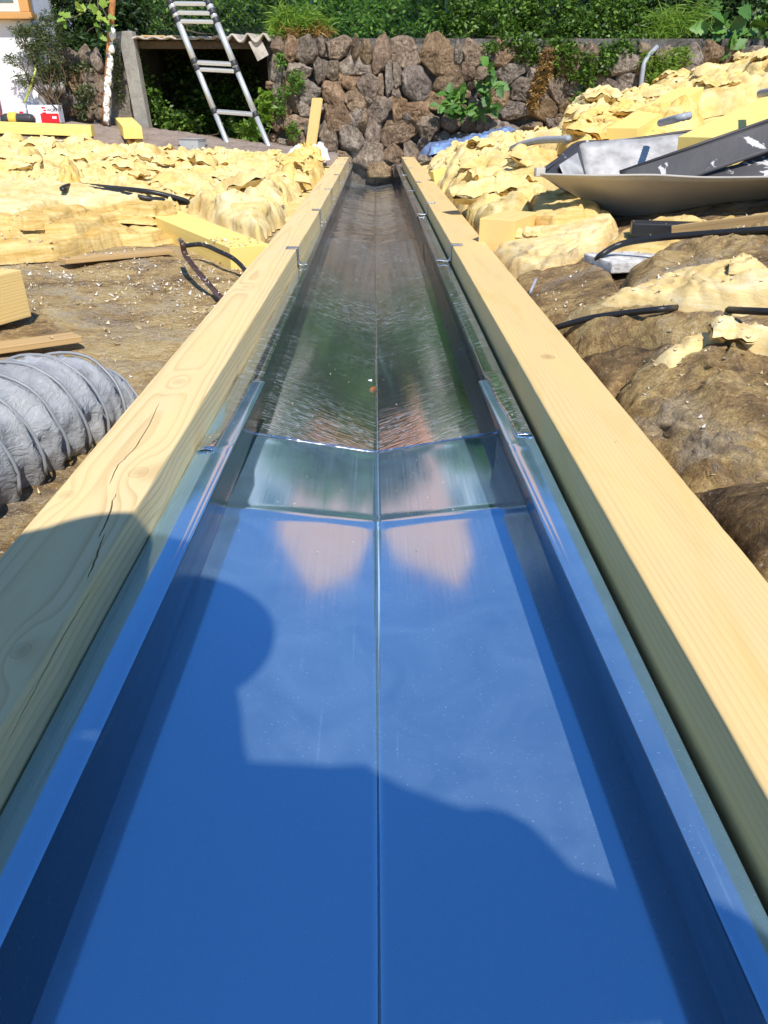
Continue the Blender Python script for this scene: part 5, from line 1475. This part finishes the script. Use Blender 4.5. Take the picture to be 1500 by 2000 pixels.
scatter('wood_shavings', 'pale wood shavings strewn over the browned wool at the right', [(.39, .6), (1.0, 1.1), (1.6, 2.3), (.9, 2.6), (.39, 2.0)], 1500, .002, .016, 71)
scatter('plaster_crumbs', 'pale crumbs and chips strewn over the dirty slope at the left', [(-.39, .9), (-.39, 2.7), (-1.6, 2.7), (-1.9, 1.9), (-1.0, .9)], 4600, .002, .022, 72)
scatter('sawdust', 'light sawdust specks on the beams and the zinc', [(-.37, .9), (.37, .9), (.37, 3.2), (-.37, 3.2)], 260, .0015, .005, 73)

# ------------------------------------------------------------------ what the zinc mirrors: trees and a pink house up the hill
def tree(label, x, y, h, r, n, seed, mat, conifer=False):
    rng = np.random.default_rng(seed)
    z0 = float(hillz(np.array([float(x)]), np.array([float(y)]))[0]) - .1
    t = thing('garden_tree', label, 'tree', (x, y, z0), 'trees on the hillside beyond the garden')
    A = Acc()
    A.add(*tube(spline([(x, y, z0), (x + rng.normal(0, .08), y, z0 + h * .4), (x + rng.normal(0, .2), y, z0 + h * .9)], 5), np.linspace(.17, .04, 11), 8))
    for k in range(7):
        a, zz = rng.uniform(0, 6.28), z0 + h * rng.uniform(.35, .75)
        A.add(*tube(spline([(x, y, zz), (x + math.cos(a) * r * .4, y + math.sin(a) * r * .4, zz + .3 * r), (x + math.cos(a) * r * .8, y + math.sin(a) * r * .8, zz + .5 * r)], 3), np.linspace(.07, .02, 7), 5))
    A.obj('trunk', M['bark'], t)
    bl = []
    for k in range(9):
        a, f = rng.uniform(0, 6.28), rng.uniform(.2, 1)
        q = rng.uniform(.35, .95)
        rr = r * (1.1 - q if conifer else .9)
        bl.append(((x + math.cos(a) * rr * .6 * f, y + math.sin(a) * rr * .6 * f, z0 + h * q), (rr * .62, rr * .62, h * .17)))
    P = blobpts(bl, n, rng, .2, clump=2.5, thr=-.1)
    V, Q = leafmesh(P, .36, rng, .65)
    obj('crown', V, Q, mat, t, False)
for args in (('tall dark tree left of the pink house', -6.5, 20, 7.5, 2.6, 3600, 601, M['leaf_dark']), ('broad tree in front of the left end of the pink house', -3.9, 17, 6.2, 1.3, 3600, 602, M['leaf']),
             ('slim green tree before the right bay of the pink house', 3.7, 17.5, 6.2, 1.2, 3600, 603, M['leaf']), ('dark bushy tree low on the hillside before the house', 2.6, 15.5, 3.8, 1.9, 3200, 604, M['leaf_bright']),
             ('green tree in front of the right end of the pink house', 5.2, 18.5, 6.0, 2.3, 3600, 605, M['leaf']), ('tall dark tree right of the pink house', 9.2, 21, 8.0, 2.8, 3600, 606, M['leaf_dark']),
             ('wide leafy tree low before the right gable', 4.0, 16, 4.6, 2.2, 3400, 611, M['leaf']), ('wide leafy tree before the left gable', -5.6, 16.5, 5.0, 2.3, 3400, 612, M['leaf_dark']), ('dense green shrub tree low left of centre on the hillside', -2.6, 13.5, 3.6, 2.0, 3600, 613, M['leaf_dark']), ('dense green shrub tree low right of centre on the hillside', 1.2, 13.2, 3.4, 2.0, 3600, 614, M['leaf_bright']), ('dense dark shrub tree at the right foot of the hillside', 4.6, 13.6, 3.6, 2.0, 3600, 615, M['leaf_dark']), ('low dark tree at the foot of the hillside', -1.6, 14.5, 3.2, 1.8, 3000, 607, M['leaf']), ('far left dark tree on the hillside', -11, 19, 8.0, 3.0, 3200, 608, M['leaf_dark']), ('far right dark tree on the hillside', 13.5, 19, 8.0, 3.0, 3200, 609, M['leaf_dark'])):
    tree(*args)
M['pink'] = plain('pink_render', (.82, .36, .24), .9, 0, .06, 6, .2)
M['pale_wall'] = plain('pale_render', (.62, .50, .46), .9, 0, .06, 6, .2)
M['roof_tile'] = plain('clay_roof', (.24, .10, .06), .85, 0, .2, 10, .3)
HY, HX0, HX1, HZ0, HZ1 = 29.0, -5.5, 5.0, 4.6, 14.8
ph = thing('pink_house', 'tall pale house with two pink gabled bays on the hillside above the garden', 'house', (.25, HY, HZ0))
obj('house_wall', *boxVF(((HX0 + HX1) / 2, HY + 4, (HZ0 + HZ1) / 2), (HX1 - HX0, 8, HZ1 - HZ0), None, .02), M['pale_wall'], ph, False)
V = [(HX0 - .5, HY - .5, HZ1 + .01), (HX1 + .5, HY - .5, HZ1 + .01), (HX1 + .5, HY + 8.5, HZ1 + .01), (HX0 - .5, HY + 8.5, HZ1 + .01), (HX0 + 2, HY + 4, HZ1 + 1.0), (HX1 - 2, HY + 4, HZ1 + 1.0)]
obj('roof', V, [(0, 1, 5, 4), (1, 2, 5), (2, 3, 4, 5), (3, 0, 4), (3, 2, 1, 0)], M['roof_tile'], ph, False)
for xg, wg in ((-3.3, 3.4), (3.0, 3.9)):       # two gabled bays that rise above the eaves
    V = [(xg - wg / 2, HY - .6, HZ0), (xg + wg / 2, HY - .6, HZ0), (xg + wg / 2, HY - .6, 17.2), (xg + .5, HY - .6, 18.7), (xg - wg / 2, HY - .6, 16.2)]
    V += [(x, y + 3.0, z) for x, y, z in V]
    obj('gabled_bay', V, [(4, 3, 2, 1, 0)] and [(0, 1, 2, 3, 4), (9, 8, 7, 6, 5), (0, 5, 6, 1), (1, 6, 7, 2), (2, 7, 8, 3), (3, 8, 9, 4), (4, 9, 5, 0)], M['pink'], ph, False)
for zi in (7.2, 10.2, 13.0):
    for xi_ in (-1.4, .2):
        wn_ = obj('window', *boxVF((xi_, HY - .03, zi), (1.3, .12, 1.6), None, .01), M['sash'], ph, False)
        obj('pane', *boxVF((xi_, HY - .096, zi), (1.1, .02, 1.4)), M['glass'], wn_, False)

# ------------------------------------------------------------------ the photographer, kneeling astride the gutter behind the phone
M['skin'] = plain('skin', (.50, .29, .21), .5, 0, .06, 30, .05)
M['shirt'] = plain('blue_shirt', (.06, .10, .20), .85, 0, .1, 40, .2)
M['trousers'] = plain('work_trousers', (.05, .05, .055), .85, 0, .1, 40, .2)
M['straw'] = plain('straw_hat', (.55, .42, .22), .8, 0, .15, 60, .4)
M['hair'] = plain('dark_hair', (.035, .022, .015), .6, 0, .2, 60, .3)
def skin(name, chains, mat, parent, sub=2):
    """chains: lists of (x, y, z, r); equal first points are shared, so limbs grow out of one surface"""
    vs, rs, es, key = [], [], [], {}
    for ch in chains:
        prev = None
        for x, y, z, r in ch:
            k = (round(x, 4), round(y, 4), round(z, 4))
            if k not in key:
                key[k] = len(vs)
                vs.append((x, y, z))
                rs.append(r)
            if prev is not None and prev != key[k]: es.append((prev, key[k]))
            prev = key[k]
    me = bpy.data.meshes.new(name)
    me.from_pydata([Vector(v) - parent.location for v in vs], es, [])
    o = bpy.data.objects.new(name, me)
    COL.objects.link(o)
    md = o.modifiers.new('skin', 'SKIN')
    for i, r in enumerate(rs):
        me.skin_vertices[0].data[i].radius = (r, r)
    me.skin_vertices[0].data[0].use_root = True
    o.modifiers.new('sub', 'SUBSURF').levels = sub
    dg = bpy.context.evaluated_depsgraph_get()
    m2 = bpy.data.meshes.new_from_object(o.evaluated_get(dg))
    o.modifiers.clear()
    o.data = m2
    m2.materials.clear()
    m2.materials.append(mat)
    m2.polygons.foreach_set('use_smooth', np.ones(len(m2.polygons), bool))
    o.parent = parent
    return o
pe = thing('person', 'person in straw hat and blue shirt kneeling over the gutter holding a phone', 'person', (0, -.6, 0))
phone_c = CAM - FW * .016 - UP * .058
def hand(s):
    """palm against the phone's edge; four fingers behind it, the thumb on the screen side"""
    w_ = phone_c + RT * s * .062 - UP * .045 - FW * .035
    p1 = phone_c + RT * s * .052 - UP * .005 - FW * .022
    H = [[(*w_, .024), (*p1, .021)]]
    for k, (ln, o_) in enumerate(((.030, .030), (.036, .012), (.034, -.006), (.026, -.022))):
        b = p1 + UP * o_ * .6 + RT * s * .004
        a1 = b - RT * s * ln * .5 + FW * .010 + UP * o_ * .3
        a2 = a1 - RT * s * ln * .7 - UP * .002
        H.append([(*p1, .021), (*b, .010), (*a1, .0085), (*a2, .007)])
    b = p1 - FW * .012 - UP * .012
    H.append([(*p1, .021), (*b, .012), (*(b - RT * s * .022 - FW * .006 + UP * .016), .0095), (*(b - RT * s * .036 - FW * .002 + UP * .028), .008)])
    return w_, H
wl_, HL = hand(-1)
wr2, HR = hand(1)
hip, chest, neck = (.05, -.66, .36), (.05, -.34, .68), (.01, -.25, .775)
head = [(*neck, .052), (.0, -.205, .815, .066), (-.045, -.165, .855, .090), (-.07, -.15, .91, .084), (-.07, -.15, .955, .05)]
eL, eR = (-.175, -.075, .60), (.345, -.235, .55)
body = [[(*hip, .12), (.05, -.51, .50, .115), (*chest, .12), (*neck, .052)], head]
for s, e, w_, H, sh in ((-1, eL, wl_, HL, (-.22, -.28, .77)), (1, eR, wr2, HR, (.25, -.325, .73))):
    mid_ = tuple((np.array(e) + w_) / 2)
    body += [[(*chest, .12), (*sh, .066), (*tuple((np.array(sh) + e) / 2), .047), (*e, .042), (*mid_, .038), (*w_, .024)]] + H
for s in (-1, 1):
    body.append([(*hip, .12), (s * .16, -.62, .34, .095), (s * .27, -.46, .22, .075), (s * .325, -.36, .085, .058), (s * .33, -.56, .060, .052), (s * .335, -.76, .062, .036), (s * .335, -.84, .045, .034)])
skin('body', body, M['skin'], pe)
skin('shirt', [[(.05, -.64, .38, .135), (.05, -.51, .50, .132), (*chest, .136), (-.01, -.29, .73, .074)]] + [[(*chest, .136), (*sh, .090), (*tuple(np.array(sh) * .5 + np.array(e) * .5 + np.array((0, -.05, 0))), .118)] for sh, e in (((-.22, -.28, .77), eL), ((.25, -.325, .73), eR))], M['shirt'], pe)
skin('trousers', [[(.05, -.60, .42, .128), (*hip, .132)]] + [[(*hip, .132), (s * .16, -.62, .34, .107), (s * .27, -.46, .22, .086), (s * .325, -.36, .087, .068), (s * .33, -.56, .066, .061), (s * .335, -.74, .064, .047)] for s in (-1, 1)], M['trousers'], pe)
for s in (-1, 1):
    skin('shoe', [[(s * .335, -.82, .075, .042), (s * .34, -.88, .05, .045), (s * .345, -.90, -.03, .042), (s * .345, -.90, -.09, .032)]], M['black'], pe, 2)
hc = np.array((-.085, -.155, .93))
tiltR = np.array(Matrix.Rotation(math.radians(-12), 3, 'X'))
prof = [(.178, -.008), (.170, .004), (.13, .006), (.098, .010), (.094, .05), (.085, .085), (.05, .104), (.002, .106)]
V = np.array([[(r * math.cos(a), r * math.sin(a), z + .004 * math.sin(3 * a) * (r > .12)) for a in np.arange(40) * 2 * math.pi / 40] for r, z in prof])
V = V.reshape(-1, 3) @ tiltR.T + hc
hat = obj('straw_hat', V, gridF(len(prof), 40, True), M['straw'], pe)
hat.modifiers.new('thick', 'SOLIDIFY').thickness = .003
V, Fc = stoneVF(.19, .16, .06, np.random.default_rng(2))
obj('hair', V * np.array((1, 1, 1)) @ np.array(Matrix.Rotation(math.radians(180), 3, 'Z')).T + np.array((-.07, -.225, .875)), Fc, M['hair'], pe)
fc_ = np.array((-.07, -.085, .862))
nz = obj('nose', *tube([fc_ + (0, -.008, .03), fc_ + (0, .010, -.002), fc_ + (0, .014, -.014), fc_ + (0, -.004, -.022)], [.006, .010, .013, .008], 8), M['skin'], pe)
for s in (-1, 1):
    obj('eye', *tube([fc_ + (s * .031 - .011, -.012, .02), fc_ + (s * .031, -.006, .02), fc_ + (s * .031 + .011, -.012, .02)], [.003, .009, .003], 8), M['card_white'], pe)
    obj('ear', *tube(spline([(-.07 + s * .088, -.17, .885), (-.07 + s * .097, -.18, .87), (-.07 + s * .09, -.17, .842)], 3), [.008, .012, .014, .014, .012, .010, .007], 6), M['skin'], pe)
obj('mouth', *tube([fc_ + (-.024, -.012, -.045), fc_ + (0, -.002, -.047), fc_ + (.024, -.012, -.045)], [.003, .006, .003], 6), M['chip'], pe)
pt = thing('phone', 'black phone held in both hands above the gutter', 'phone', phone_c)
RP = np.stack([RT, UP, -FW], 1)
obj('phone_body', boxVF((0, 0, 0), (.074, .155, .008), None, .003)[0] @ RP.T + phone_c, boxVF((0, 0, 0), (.074, .155, .008), None, .003)[1], M['black'], pt, False)
obj('screen', boxVF((0, 0, .0046), (.068, .148, .001))[0] @ RP.T + phone_c, boxVF((0, 0, .0046), (.068, .148, .001))[1], M['glass'], pt, False)

# small things lying in the gutter and on the right beam
def bit(name, label, cat, p, size, mat, seed):
    V, Fc = boxVF((0, 0, 0), size, rotz(seed * .7), min(size) * .3)
    V = V + min(size) * .5 * fbm(V * 130, 2, seed)[:, None]
    p = np.array(p) + (0, 0, size[2] / 2)
    tag(obj(name, V + p, Fc, mat, None, True, p), label, cat)
M['dead_leaf'] = plain('dead_leaf', (.28, .10, .03), .7, 0, .3, 90, .3)
bit('leaf_scrap', 'small brown leaf scrap lying in the crease of the scuffed sheet', 'leaf', at_z(728, 762, -.206), (.016, .012, .007), M['dead_leaf'], 2)
bit('crumb', 'white crumb lying in the crease of the nearest sheet', 'crumb', at_z(726, 1528, -.2035), (.006, .005, .004), M['white_wrap'], 4)
bit('crumb', 'white crumb just beyond the brown leaf scrap', 'crumb', at_z(722, 745, -.206), (.010, .006, .004), M['white_wrap'], 5)
for pts, lab in (([at_y(1352, 1416, .50), at_y(1360, 1404, .495), at_y(1378, 1397, .50), at_y(1390, 1382, .51)], 'curled yellow splinter on the inner edge of the right beam'),
                 ([at_y(1336, 1338, .535), at_y(1340, 1315, .54), at_y(1345, 1290, .55)], 'thin upright splinter on the inner edge of the right beam')):
    cable('splinter', lab, pts, .0009, M['wood_raft'], 'splinter', 5)
